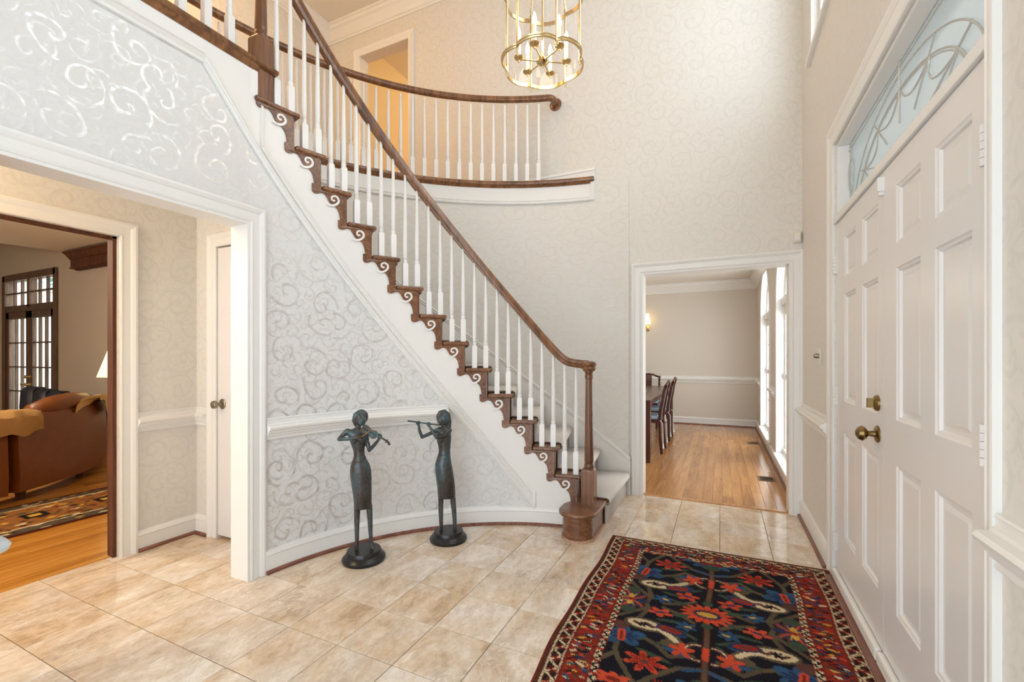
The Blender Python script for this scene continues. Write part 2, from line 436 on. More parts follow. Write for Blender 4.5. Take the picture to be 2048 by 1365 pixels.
# ================================================================ floors
fl = thing('floor', 'cream and tan polished travertine tile floor of the foyer', 'floor', kind='structure')
MB().box(-3.52, .62, -1.6, 4.235, -.06, -.004).build('grout_bed', GROUT, fl)
TX, TY, x0t, y0t = .305, .298, -1.53, 1.453
tm = MB()
g = .0015; b = .0015; hx, hy = TX/2 - g, TY/2 - g
tm.rings([[(-hx, -hy, -.012), (hx, -hy, -.012), (hx, hy, -.012), (-hx, hy, -.012)], [(-hx, -hy, -b), (hx, -hy, -b), (hx, hy, -b), (-hx, hy, -b)],
          [(-hx+b, -hy+b, 0), (hx-b, -hy+b, 0), (hx-b, hy-b, 0), (-hx+b, hy-b, 0)]])
tmesh = tm.mesh('tile', TRAV)
for i in range(-7, 8):
    for j in range(-9, 10):
        xa, xb = x0t + i*TX, x0t + (i+1)*TX; ya, yb = y0t + j*TY, y0t + (j+1)*TY
        xa, xb = max(xa, -3.505), min(xb, .60); ya, yb = max(ya, -1.5), min(yb, 4.23)
        if xb - xa < .02 or yb - ya < .02: continue
        cx_, cy_ = (xa+xb)/2, (ya+yb)/2
        if math.hypot(cx_ - CX, cy_ - CY) > R1 + .3 and cx_ < -.95 and cy_ > 2.0: continue
        if cx_ < -2.7 and cy_ > 2.2: continue
        inst('tile', tmesh, fl, (cx_, cy_, 0), 0, ((xb-xa)/TX, (yb-ya)/TY, 1))
def planks(name, label, x0, x1, y0, y1, wd, ln, mat, seed):
    f = thing(name, label, 'floor', kind='structure')
    MB().box(x0, x1, y0, y1, -.06, -.006).build('subfloor', GROUT, f)
    rnd = random.Random(seed); cache = {}
    n = int(round((x1 - x0)/wd)); wd = (x1 - x0)/n
    for i in range(n):
        y = y0 - rnd.uniform(0, ln*.8)
        while y < y1:
            L = ln*rnd.choice((.7, .85, 1.0, 1.15)); ya, yb = max(y, y0), min(y + L, y1); y += L
            if yb - ya < .03: continue
            key = round(yb - ya, 2)
            if key not in cache:
                hx, hy, b = wd/2 - .0004, key/2 - .0004, .0012
                m = MB(); m.rings([[(-hx,-hy,-.012),(hx,-hy,-.012),(hx,hy,-.012),(-hx,hy,-.012)],[(-hx,-hy,-b),(hx,-hy,-b),(hx,hy,-b),(-hx,hy,-b)],[(-hx+b,-hy+b,0),(hx-b,-hy+b,0),(hx-b,hy-b,0),(-hx+b,hy-b,0)]])
                cache[key] = m.mesh('plank', mat)
            inst('plank', cache[key], f, (x0 + (i+.5)*wd, (ya+yb)/2, 0))
    return f
planks('floor_dining', 'honey oak strip floor of the dining room', -2.2, .59, 4.255, 9.05, .083, 1.5, FLOORW, 3)
planks('floor_living', 'golden oak strip floor of the living room beyond the vestibule', -12.2, -3.535, -.9, 3.4, .105, 3.4, FLOORL, 5)
struct(MB().box(-.66, .515, 4.215, 4.262, -.004, .010).build('threshold', FLOORW, bevel=.004), 'oak threshold strip between the tiles and the dining room', 'threshold')
struct(MB().box(-3.54, -3.50, -.3, 1.50, -.004, .006).build('threshold', FLOORL, bevel=.003), 'oak threshold strip between the tiles and the living room', 'threshold')

# ================================================================ walls of the foyer
def wall(name, boxes, mat, label, uvf=flat_uv):
    m = MB()
    for b in boxes: m.box(*b)
    return struct(m.build(name, mat, uvf=uvf), label, 'wall')
DY0, DY1, DZT = 1.47, 3.10, 2.483       # front door opening
WY0, WY1, WZ0, WZ1 = 0.75, 3.83, 3.42, 5.05
wall('wall_right', [(XR, .75, -1.5, DY0, 0, WZ0), (XR, .75, DY1, 4.34, 0, WZ0), (XR, .75, DY0, DY1, DZT, WZ0),
     (XR, .75, -1.5, WY0, WZ0, WZ1), (XR, .75, WY1, 4.34, WZ0, WZ1), (XR, .75, -1.5, 4.34, WZ1, CEILZ)], PAPERB, 'cream scroll wallpapered wall holding the white double front door')
OX0, OX1 = -.657, .514
UX0, UX1, UZ = -4.04, -3.296, 4.98
wall('wall_back', [(-4.7, OX0, YB, 4.34, 0, F2), (OX1, XR, YB, 4.34, 0, F2), (OX0, OX1, YB, 4.34, HD, F2),
     (-4.7, UX0, YB, 4.34, F2, CEILZ), (UX0, UX1, YB, 4.34, UZ, CEILZ), (UX1, XR, YB, 4.34, F2, CEILZ)], PAPERB, 'tall cream wallpapered back wall around the dining room opening')
LY0, LY1 = .60, 1.66
wall('wall_left', [(XL - .13, XL, -1.5, LY0, 0, 2.94), (XL - .13, XL, LY0, LY1, HD, 2.94), (XL - .13, XL, LY1, LY1 + .01, 0, 2.94)], PAPER, 'silvery scroll wallpapered wall above the vestibule opening')
ztopB = lambda a: min(2.93, .30 + .0348*(a - 110))
# inner curved wall under the stair
m = MB(); rs = []
A0, A1 = 99.5, 176.4
for i in range(61):
    a = A0 + (A1 - A0)*i/60; p = pol(a, R1); q = pol(a, R1 + .1); zt = max(.06, ztopB(a) - .03)
    rs.append([(p[0], p[1], 0), (p[0], p[1], zt), (q[0], q[1], zt), (q[0], q[1], 0)])
m.rings(rs)
struct(m.build('wall_stair_inner', PAPER, smooth='auto', uvf=curve_uv), 'curved scroll wallpapered wall under the staircase behind the statues', 'wall')
# outer curved wall carrying the upper balcony
m = MB(); rs = []
for i in range(61):
    a = 90.0 + 94.0*i/60; p = pol(a, R2); q = pol(a, R2 + .06); z0 = 0 if a < 160 else 2.52
    rs.append([(p[0], p[1], z0), (p[0], p[1], 2.94), (q[0], q[1], 2.94), (q[0], q[1], z0)])
m.rings(rs)
struct(m.build('wall_stair_outer', PAPERB, smooth='auto', uvf=curve_uv), 'curved cream wallpapered wall behind the stair treads', 'wall')
wall('wall_rear_blocker', [(-4.7, .75, -1.6, -1.5, 2.75, CEILZ)], PAPERB, 'unseen upper wall added behind the camera to dim the upper foyer')  # unseen, added to hold sky light off the upper storey
# vestibule
VY1 = 1.50
wall('wall_vestibule', [(XV - .09, XV, VY1, YC + .1, 0, 2.6), (XV - .09, XV, -1.5, VY1, 2.03, 2.6), (XV - .09, XV, -1.5, -.3, 0, 2.03)], PAPERB, 'scroll wallpapered vestibule wall around the living room opening')
wall('wall_closet', [(XV, -3.2, YC, YC + .1, 0, 2.6), (-3.2, -2.5, YC, YC + .1, 2.04, 2.6)], PAPERB, 'narrow wallpapered wall around the closet door')
struct(MB().box(XV - .16, XL - .13, -1.5, YC, 2.5, 2.6).build('ceiling_vestibule', CEIL), 'low cream ceiling of the vestibule', 'ceiling')
# upper floor, walls and ceiling
wall('wall_upper_left', [(-4.7, -4.56, -1.5, 4.34, 2.7, CEILZ)], PAPERB, 'wallpapered end wall of the upper hall')
struct(MB().box(-4.7, .75, -1.5, 4.34, CEILZ, CEILZ + .1).build('ceiling', CEIL), 'cream ceiling high over foyer and upper hall', 'ceiling')
m = MB(); rs = []
for i in range(41):
    a = 97.2 + 86.8*i/40; p = pol(a, R2); dx, dy = math.cos(D(a)), math.sin(D(a))
    t = min((-4.56 - CX)/dx if dx < -1e-6 else 1e9, (YB - CY)/dy if dy > 1e-6 else 1e9); t = max(t, R2 + .01)
    q = (CX + dx*t, CY + dy*t)
    rs.append([(p[0], p[1], 2.78), (p[0], p[1], F2 - .02), (q[0], q[1], F2 - .02), (q[0], q[1], 2.78)])
m.rings(rs)
m.box(-4.56, XL - .02, -1.5, 1.62, 2.66, F2 - .02)
struct(m.build('floor_upper', FLOORW), 'oak floor of the upper hall and landing', 'floor')
# room beyond the upper doorway
wall('wall_upper_room', [(-4.33, -4.23, 4.34, 7.6, F2, CEILZ), (-4.33, -1.5, 7.5, 7.6, F2, CEILZ), (-1.6, -1.5, 4.34, 7.5, F2, CEILZ)], WARMW, 'cream walls of the bedroom beyond the upper doorway')
struct(MB().box(-4.33, -1.5, 4.34, 7.6, 5.4, 5.5).build('ceiling_upper_room', CEIL), 'ceiling of the bedroom beyond the upper doorway', 'ceiling')
struct(MB().box(-4.33, -1.5, 4.34, 7.6, 2.8, F2).build('floor_upper_room', FLOORW), 'floor of the bedroom beyond the upper doorway', 'floor')
tag(MB().box(-3.58, -3.28, 5.15, 5.32, 5.385, 5.40).build('ceiling_vent', VENT, bevel=.004), 'small brown ceiling vent seen through the upper doorway', 'vent')

# ================================================================ dining room shell
D1, D2 = (4.56, 5.90), (6.72, 8.06)
ZS, ZSP = .17, 1.88                      # sill, springing of the arch
m = MB()
m.box(XR, .75, 4.34, D1[0], 0, ZD); m.box(XR, .75, D1[1], D2[0], 0, ZD); m.box(XR, .75, D2[1], YD + .1, 0, ZD)
for (ya, yb) in (D1, D2):
    m.box(XR, .75, ya, yb, 0, ZS)
    yc, r = (ya+yb)/2, (yb-ya)/2
    for i in range(16):
        a, b = PI*i/16, PI*(i+1)/16
        p = [(yc + r*math.cos(a), ZSP + r*math.sin(a)), (yc + r*math.cos(b), ZSP + r*math.sin(b))]
        loop = [p[0], p[1], (p[1][0], ZD), (p[0][0], ZD)]
        m.rings([[(XR, y, z) for y, z in loop], [(.75, y, z) for y, z in loop]])
struct(m.build('wall_dining_right', CREAM), 'cream dining room wall with two tall arched windows', 'wall')
wall('wall_dining_far', [(-2.3, .75, YD, YD + .1, 0, ZD)], CREAM, 'plain cream far wall of the dining room')
wall('wall_dining_left', [(-2.3, -2.2, 4.34, YD, 0, ZD)], CREAM, 'cream left wall of the dining room out of view')
struct(MB().box(-2.3, .75, 4.34, YD + .1, ZD, ZD + .1).build('ceiling_dining', CEIL), 'white dining room ceiling', 'ceiling')
def window_arch(n, ya, yb, label):
    wd = thing('window_%d' % n, label, 'window', (XR, (ya+yb)/2, ZS), kind='structure')
    yc, r = (ya+yb)/2, (yb-ya)/2
    # casing around the whole opening, arch included
    def loop(off, x):
        P = [(x, yb + off, ZS - .02)]
        for i in range(25):
            a = PI*i/24; P.append((x, yc + (r+off)*math.cos(a), ZSP + (r+off)*math.sin(a)))
        P.append((x, ya - off, ZS - .02)); return P
    def band(o0, o1, x0, x1, name, mat):
        A, B = loop(o0, x0), loop(o1, x0); A2, B2 = loop(o0, x1), loop(o1, x1)
        mb = MB(); mb.rings([[A[i], B[i], B2[i], A2[i]] for i in range(len(A))]); return mb.build(name, mat, wd, smooth='auto')
    band(0, .06, XR - .02, XR, 'casing', TRIM)
    band(-.02, .0, XR - .018, .72, 'jamb_lining', TRIM)
    band(-.06, -.02, .66, .70, 'sash_frame', TRIM)
    MB().box(XR - .05, .70, ya - .05, yb + .05, ZS - .035, ZS + .008).build('sill', TRIM, wd, bevel=.008)
    MB().box(.625, .72, ya + .02, yb - .02, ZSP - .03, ZSP + .05).build('transom_bar', TRIM, wd)
    MB().box(.64, .70, ya + .02, yb - .02, 1.02, 1.08).build('meeting_rail', TRIM, wd)
    MB().box(.64, .70, ya + .02, yb - .02, ZS, ZS + .06).build('bottom_rail', TRIM, wd)
    for f in (1/3., 2/3.):
        y = ya + (yb - ya)*f; MB().box(.67, .69, y - .011, y + .011, ZS, ZSP).build('muntin', TRIM, wd)
    for z in (.6, 1.45): MB().box(.67, .69, ya + .02, yb - .02, z - .011, z + .011).build('muntin', TRIM, wd)
    for a in (45, 90, 135):
        MB().tube([(.68, yc, ZSP + .03), (.68, yc + (r-.03)*math.cos(D(a)), ZSP + (r-.03)*math.sin(D(a)))], .009, 6).build('muntin', TRIM, wd)
    MB().box(.655, .69, ya + .05, yb - .05, 1.74, ZSP - .03).build('roller_blind', IVORY, wd)
    mb = MB(); L = loop(-.02, .682); mb.add(L, [tuple(range(len(L)))]); mb.build('pane', GLASS, wd)
    return wd
window_arch(2, D1[0], D1[1], 'near arched white dining room window beside the opening')
window_arch(3, D2[0], D2[1], 'far arched white dining room window')
struct(MB().sweep(BASEP, [(-2.2, YD, 0, 0, -1), (XR, YD, 0, 0, -1)]).build('baseboard_dining_far', TRIM), 'white baseboard of the dining far wall', 'baseboard')
struct(MB().sweep(SHOEP, [(-2.2, YD, 0, 0, -1), (XR, YD, 0, 0, -1)]).build('trim_dining_shoe', SHOE), 'brown shoe moulding under the dining far baseboard', 'trim')
struct(MB().sweep(BASEP, [(XR, 4.34, 0, -1, 0), (XR, YD, 0, -1, 0)]).build('baseboard_dining_right', TRIM), 'white baseboard under the dining room windows', 'baseboard')
struct(MB().sweep(SHOEP, [(XR, 4.34, 0, -1, 0), (XR, YD, 0, -1, 0)]).build('trim_dining_shoe_right', SHOE), 'brown shoe moulding under the dining room windows', 'trim')
struct(MB().sweep(CHAIRP, [(-2.2, YD, .84, 0, -1), (XR, YD, .84, 0, -1)]).build('trim_dining_chair_rail', TRIM), 'white chair rail on the dining far wall', 'trim')
for i, (a, b) in enumerate(((D1[1] + .07, D2[0] - .07), (D2[1] + .07, YD))):
    struct(MB().sweep(CHAIRP, [(XR, a, .84, -1, 0), (XR, b, .84, -1, 0)]).build('trim_dining_rail_%d' % (i+1), TRIM), ('short white chair rail between the dining windows', 'short white chair rail in the far corner of the dining room')[i], 'trim')
CR2 = [(o*.9, u*.95) for o, u in CROWNP]
struct(MB().sweep(CR2, [(-2.2, YD, ZD - .172, 0, -1), (XR, YD, ZD - .172, 0, -1)]).build('trim_dining_crown', TRIM), 'white crown moulding along the dining far wall', 'trim')
struct(MB().sweep(CR2, [(XR, 4.34, ZD - .172, -1, 0), (XR, YD, ZD - .172, -1, 0)]).build('trim_dining_crown_right', TRIM), 'white crown moulding over the dining windows', 'trim')

# ================================================================ trims of the foyer
casing('trim_dining_opening', (0, YB, 0), (1, 0), (0, -1), OX0, OX1, 0, HD, .085, 'wide white casing around the dining room opening')
struct(MB().box(OX0 - .001, OX0 + .016, YB - .008, 4.35, 0, HD - .016).box(OX1 - .016, OX1 + .001, YB - .008, 4.35, 0, HD - .016).box(OX0, OX1, YB - .008, 4.35, HD - .016, HD + .001).build('trim_dining_jamb', TRIM), 'white jamb lining of the dining room opening', 'trim')
casing('trim_left_opening', (XL, 0, 0), (0, 1), (1, 0), LY0, LY1, 0, HD, .085, 'white casing around the vestibule opening')
struct(MB().box(XL - .14, XL + .008, LY1 - .016, LY1 + .001, 0, HD - .016).box(XL - .14, XL + .008, LY0 - .001, LY0 + .016, 0, HD - .016).box(XL - .14, XL + .008, LY0, LY1, HD - .016, HD + .001).build('trim_left_jamb', TRIM), 'white jamb lining of the vestibule opening', 'trim')
casing('trim_living_opening', (XV, 0, 0), (0, 1), (1, 0), -.3, VY1, 0, 2.03, .09, 'white casing around the living room opening')
struct(MB().box(XV - .095, XV - .03, VY1 - .02, VY1 + .002, 0, 2.03).box(XV - .095, XV - .03, -.3, VY1, 2.016, 2.032).build('trim_living_jamb', DARKW), 'dark wooden jamb lining of the living room opening', 'trim')
casing('trim_closet', (0, YC, 0), (1, 0), (0, -1), -3.2, -2.5, 0, 2.04, .085, 'white casing around the closet door')
casing('trim_upper_door', (0, YB, 0), (1, 0), (0, -1), UX0, UX1, F2, UZ, .085, 'white casing around the upper hall doorway')
casing('trim_front_door', (XR, 0, 0), (0, 1), (-1, 0), DY0, DY1, 0, DZT, .105, 'white casing around the front door and its transom', wl=.055, wr=.11, dep=.7)
struct(MB().sweep(CROWNP, [(-4.56, YB, CEILZ - .18, 0, -1), (XR, YB, CEILZ - .18, 0, -1)]).build('trim_crown_back', TRIM), 'white crown moulding along the top of the back wall', 'trim')
struct(MB().sweep(CROWNP, [(-4.56, -1.5, CEILZ - .18, 1, 0), (-4.56, YB, CEILZ - .18, 1, 0)]).build('trim_crown_left', TRIM), 'white crown moulding along the upper hall end wall', 'trim')
struct(MB().sweep(CROWNP, [(XR, -1.5, CEILZ - .18, -1, 0), (XR, YB, CEILZ - .18, -1, 0)]).build('trim_crown_right', TRIM), 'white crown moulding over the front door wall', 'trim')
# baseboards
def base(name, path, lab):
    struct(MB().sweep(BASEP, path).build('baseboard_' + name, TRIM, smooth='auto'), 'white baseboard ' + lab, 'baseboard')
    struct(MB().sweep(SHOEP, path).build('trim_shoe_' + name, SHOE, smooth='auto'), 'brown shoe moulding ' + lab, 'trim')
base('right_far', [(XR, DY1 + .11, 0, -1, 0), (XR, YB, 0, -1, 0)], 'between front door and dining opening')
base('right_near', [(XR, -1.5, 0, -1, 0), (XR, DY0 - .056, 0, -1, 0)], 'on the near side of the front door')
base('vestibule', [(XV, VY1 + .09, 0, 1, 0), (XV, YC, 0, 1, 0)], 'on the vestibule wall beside the living room opening')
base('closet', [(XV, YC, 0, 0, -1), (-3.285, YC, 0, 0, -1)], 'beside the closet door')
base('stair', arc(173.4, 100.5, R1, 0, 50), 'along the curved wall behind the statues')
struct(MB().sweep(BASEP, [(-3.2, YB, F2 - .02, 0, -1), (-1.09, YB, F2 - .02, 0, -1)]).build('baseboard_upper', TRIM), 'white baseboard of the upper hall', 'baseboard')
struct(MB().sweep(CHAIRP, [(XR, DY1 + .11, .84, -1, 0), (XR, YB, .84, -1, 0)]).build('trim_chair_rail_far', TRIM), 'white chair rail between front door and dining opening', 'trim')
struct(MB().sweep(CHAIRP, [(XR, -1.5, .84, -1, 0), (XR, DY0 - .056, .84, -1, 0)]).build('trim_chair_rail_near', TRIM), 'white chair rail at the right edge of the picture', 'trim')
struct(MB().sweep(CHAIRP, [(XV, VY1 + .09, .84, 1, 0), (XV, YC, .84, .7, -.7), (-3.285, YC, .84, 0, -1)]).build('trim_chair_rail_vestibule', TRIM), 'white chair rail in the vestibule', 'trim')
struct(MB().sweep(CHAIRP, arc(173.2, 130.5, R1, .842, 40)).build('trim_chair_rail_curved', TRIM, smooth='auto'), 'white curved chair rail behind the statues', 'trim')

# ================================================================ closet door
cd = thing('door_3', 'white panelled closet door with a brass knob in the vestibule', 'door', (-2.86, YC, 0), kind='structure')
def leaf(parent, org, a, n, u0, u1, z0, z1, cols, rows, mat, th=.04):
    """panelled door leaf: body of stiles and rails, each panel its own part; face lies at org plane, n points to the room"""
    P = lambda u, d, z: (org[0] + a[0]*u - n[0]*d, org[1] + a[1]*u - n[1]*d, z)
    m = MB()
    def bx(ua, ub, za, zb):
        m.rings([[P(ua,0,za), P(ub,0,za), P(ub,0,zb), P(ua,0,zb)], [P(ua,th,za), P(ub,th,za), P(ub,th,zb), P(ua,th,zb)]])
    us = sorted([u0, u1] + [c for cc in cols for c in cc]); zs = sorted([z0, z1] + [c for cc in rows for c in cc])
    for i in range(0, len(us), 2): bx(us[i], us[i+1], z0, z1)
    for i in range(1, len(us) - 1, 2):
        for j in range(0, len(zs), 2): bx(us[i], us[i+1], zs[j], zs[j+1])
    m.build('leaf', mat, parent)
    for ca, cb in cols:
        for ra, rb in rows:
            pm = MB(); rs = []
            for ins, d in ((0, 0.0), (.006, .004), (.013, .006), (.018, .014), (.030, .014), (.044, .009)):
                rs.append([P(ca+ins, d, ra+ins), P(cb-ins, d, ra+ins), P(cb-ins, d, rb-ins), P(ca+ins, d, rb-ins)])
            pm.rings(rs, cap=False); k = len(pm.v) - 4; pm.f.append((k, k+1, k+2, k+3)); pm.build('panel', mat, parent)
leaf(cd, (0, YC + .002, 0), (1, 0), (0, -1), -3.197, -2.52, .02, 2.03, [(-3.06, -2.90), (-2.80, -2.64)], [(.29, .86), (1.03, 1.60), (1.70, 1.91)], DOORP)
def knob(parent, c, n, r=.028, mat=None):
    mb = MB(); ax = 'x' if abs(n[0]) > .5 else 'y'; s = n[0] if ax == 'x' else n[1]
    mb.lathe([(.001, 0), (.036, 0), (.036, .004*s), (.03, .009*s), (.014, .012*s), (.011, .03*s), (.013, .036*s), (.024, .042*s), (r, .054*s), (.026, .068*s), (.012, .076*s), (.001, .077*s)], c, 20, ax)
    return mb.build('knob', mat or ABRASS, parent, smooth='auto')
knob(cd, (-3.145, YC + .002, .94), (0, -1), mat=NICKEL)

# ================================================================ double front door with transom
for nm, ya, yb, cols, lab in (('door_1', 2.282, 3.07, [(2.345, 2.577), (2.689, 2.907)], 'far leaf of the white six-panel front door, with brass knob'),
                              ('door_2', 1.495, 2.278, [(1.572, 1.797), (1.905, 2.130)], 'near leaf of the white six-panel front door')):
    d = thing(nm, lab, 'door', (.60, (ya+yb)/2, 0), kind='structure')
    leaf(d, (.598, 0, 0), (0, 1), (-1, 0), ya, yb, .02, 2.02, cols, [(.295, .86), (1.03, 1.605), (1.695, 1.915)], DOORP)
    hy = yb + .006 if nm == 'door_1' else ya - .006
    for z in (.22, 1.05, 1.79):
        mb = MB(); s = 1 if nm == 'door_1' else -1
        for q in range(5): mb.lathe([(.001, 0), (.0085, .0005), (.0085, .0195), (.001, .02)], (.588, hy, z - .05 + q*.0205), 10)
        mb.box(.594, .599, hy - .012*s, hy + .02*s, z - .05, z + .05)
        mb.build('hinge', DOORP if nm == 'door_2' else TRIM, d)
    MB().box(.572, .598, ya + .005, yb - .005, .018, .075).build('sweep_strip', TRIM, d, bevel=.01)
    if nm == 'door_1':
        knob(d, (.598, 2.345, .945), (-1, 0), .032)
        mb = MB(); mb.lathe([(.001, 0), (.034, 0), (.033, -.008), (.026, -.014), (.012, -.018), (.001, -.018)], (.598, 2.345, 1.075), 20, 'x'); mb.box(.560, .585, 2.338, 2.352, 1.055, 1.095)
        mb.build('deadbolt', ABRASS, d, smooth='auto')
    else:
        MB().box(.575, .599, 2.262, 2.275, 1.94, 1.995).box(.582, .599, 2.272, 2.292, 1.925, 1.955).build('flush_bolt', TRIM, d)
struct(MB().box(.60, .74, DY0, 1.492, 0, DZT - .02).box(.60, .74, 3.073, DY1, 0, DZT - .02).box(.585, .738, DY0, DY1, 2.025, 2.065).box(.60, .74, DY0, DY1, DZT - .02, DZT).build('trim_door_frame', TRIM, bevel=.003), 'white frame and transom bar of the front door', 'trim')
struct(MB().box(.545, .70, DY0, DY1, 0, .018).build('threshold', SHOE, bevel=.006), 'brown wooden door sill under the front door', 'threshold')
tw = thing('window_4', 'leaded glass transom with curved cames over the front door', 'window', (.66, 2.28, 2.07), kind='structure')
MB().box(.657, .661, DY0 + .02, DY1 - .02, 2.065, DZT - .02).build('pane', TGLASS, tw)
def came(pts, r=.0038, closed=False): MB().tube([(.652, y, z) for y, z in pts], r, 5, closed).build('lead_came', CAME, tw)
yc, zb = 2.285, 2.06
el = lambda ry, rz, a0, a1, n=24, cy=yc, cz=zb: [(cy + ry*math.cos(D(a0 + (a1-a0)*i/n)), cz + rz*math.sin(D(a0 + (a1-a0)*i/n))) for i in range(n+1)]
came(el(.66, .345, 3, 177)); came(el(.57, .285, 3, 177)); came(el(.56, .275, 3, 177), .003)
for a in (30, 60, 90, 120, 150): came([(yc + .3*math.cos(D(a)), zb + .15*math.sin(D(a))), (yc + .66*math.cos(D(a)), zb + .345*math.sin(D(a)))])
for a in range(15, 180, 30):
    p = (yc + .565*math.cos(D(a)), zb + .28*math.sin(D(a)))
    q1 = (yc + .57*math.cos(D(a-15)), zb + .285*math.sin(D(a-15))); q2 = (yc + .57*math.cos(D(a+15)), zb + .285*math.sin(D(a+15)))
    mid = (yc + .33*math.cos(D(a)), zb + .16*math.sin(D(a)))
    came([((1-t)**2*q1[0] + 2*t*(1-t)*mid[0] + t*t*q2[0], (1-t)**2*q1[1] + 2*t*(1-t)*mid[1] + t*t*q2[1]) for t in [i/10 for i in range(11)]])
for s in (-1, 1):
    came(el(.05, .09, 0, 360, 20, yc + s*.73, 2.27), .0045, True)
    came([(yc + s*.73, 2.18), (yc + s*.70, 2.07)]); came([(yc + s*.73, 2.36), (yc + s*.73, 2.46)])
came([(yc, zb + .345), (yc, DZT - .02)]); came([(yc - .78, 2.42), (yc, 2.435), (yc + .78, 2.42)], .003)

# ================================================================ tall window high over the front door
uw = thing('window_1', 'tall white-framed window high above the front door', 'window', (XR, 2.29, WZ0), kind='structure')
mb = MB()
for (a, b, c, d) in ((WY0, WY0 + .05, WZ0, WZ1), (WY1 - .05, WY1, WZ0, WZ1), (WY0, WY1, WZ0, WZ0 + .05), (WY0, WY1, WZ1 - .05, WZ1)): mb.box(.64, .74, a, b, c, d)
mb.build('frame', TRIM, uw)
for y in (1.75, 2.83): MB().box(.65, .73, y - .05, y + .05, WZ0, WZ1).build('mullion', TRIM, uw)
MB().box(.67, .70, WY0, WY1, 4.22, 4.25).build('muntin', TRIM, uw)
MB().box(XR - .03, .74, WY0 - .05, WY1 + .06, WZ0 - .03, WZ0 + .002).build('stool', TRIM, uw, bevel=.006)
MB().box(.684, .688, WY0, WY1, WZ0, WZ1).build('pane', GLASS, uw)
# ================================================================ staircase
def bev(me, w, seg=2, ang=35):
    bm = bmesh.new(); bm.from_mesh(me)
    es = [e for e in bm.edges if len(e.link_faces) == 2 and e.calc_face_angle(0) > D(ang)]
    bmesh.ops.bevel(bm, geom=es, offset=w, segments=seg, affect='EDGES', profile=0.5)
    bm.to_mesh(me); bm.free(); return me
st = thing('staircase', 'curved oak and white staircase with scroll brackets and ivory carpet runner', 'staircase', (CX, CY, 0))
pl = lambda s, r, z: (r*math.cos(s), r*math.sin(s), z)            # s in radians from the tip of the tread
# tread
m = MB(); rs = []
for i in range(5):
    s = D(STEP + .9)*i/4; ri, ro = R1 - .034, R2
    rs.append([pl(s, ri, -.03), pl(s, ro, -.03), pl(s, ro, 0), pl(s, ri, 0)])
m.rings(rs); tread = bev(m.mesh('tread', OAK), .011, 3, 50)
m = MB(); rs = []
for i in range(6):
    s = D(STEP + 3.4)*i/5
    rs.append([pl(s, R1 - .034, -.03), pl(s, R2, -.03), pl(s, R2, 0), pl(s, R1 - .034, 0)])
m.rings(rs); tread_top = bev(m.mesh('tread', OAK), .011, 3, 50)
# riser
m = MB(); a, b = .030/R1, .045/R1
m.rings([[pl(a, R1 - .012, -RISE), pl(a, R2, -RISE), pl(b, R2, -RISE), pl(b, R1 - .012, -RISE)], [pl(a, R1 - .012, -.03), pl(a, R2, -.03), pl(b, R2, -.03), pl(b, R1 - .012, -.03)]])
riser = m.mesh('riser', OAK)
# scroll bracket
OUT = [(0,0),(0,168),(33,166),(36,140),(41,115),(50,97),(62,84),(76,78),(95,66),(106,47),(113,33),(122,22),(134,16),(148,17),(160,25),(174,30),(188,28),(197,18),(198,0),(198,-28),(146,-28),(146,0)]
bq = lambda dx, dy: (.039 + dx*.00112, -.03 - dy*.00102)
def bmap(rad):
    def f(dx, dy):
        s, z = bq(dx, dy); return pl(s/R1, rad, z)
    return f
m = MB(); m.poly(OUT, bmap(R1 - .0115), bmap(R1 - .021)); brack = m.mesh('scroll_bracket', OAK)
m = MB(); m.poly(OUT[:19], bmap(R1 - .0115), bmap(R1 - .021)); brack_top = m.mesh('scroll_bracket', OAK)
SP = [(112, 76), (92, 82), (70, 77), (52, 63), (44, 44), (50, 26), (66, 18), (82, 25), (86, 40), (77, 50), (66, 45)]
SPs = []
for i in range(len(SP) - 1):
    for t in (0, .33, .67):
        p0, p1, p2, p3 = SP[max(i-1, 0)], SP[i], SP[i+1], SP[min(i+2, len(SP)-1)]
        SPs.append(tuple(.5*((2*p1[j]) + (p2[j]-p0[j])*t + (2*p0[j]-5*p1[j]+4*p2[j]-p3[j])*t*t + (3*p1[j]-p0[j]-3*p2[j]+p3[j])*t**3) for j in (0, 1)))
SPs.append(SP[-1])
m = MB(); rs = []
for i, p in enumerate(SPs):
    q0, q1 = SPs[max(i-1, 0)], SPs[min(i+1, len(SPs)-1)]; tx, ty = q1[0]-q0[0], q1[1]-q0[1]; L = math.hypot(tx, ty) or 1
    w = 6.4 if i < len(SPs)*.55 else 5.2; nx, ny = -ty/L*w, tx/L*w
    rs.append([bmap(R1 - .020)(p[0]+nx, p[1]+ny), bmap(R1 - .0235)(p[0]+nx, p[1]+ny), bmap(R1 - .0235)(p[0]-nx, p[1]-ny), bmap(R1 - .020)(p[0]-nx, p[1]-ny)])
m.rings(rs); scroll = m.mesh('scroll', TRIM)
for k in range(2, 15):
    rz = D(tip(k)); z = k*RISE
    inst('tread', tread if k < 14 else tread_top, st, (0, 0, z), rz)
    inst('riser', riser, st, (0, 0, z), rz)
    b_ = inst('scroll_bracket', brack if k < 14 else brack_top, st, (0, 0, z), rz)
    inst('scroll', scroll, b_)
inst('riser', riser, st, (0, 0, 15*RISE), D(tip(15)))
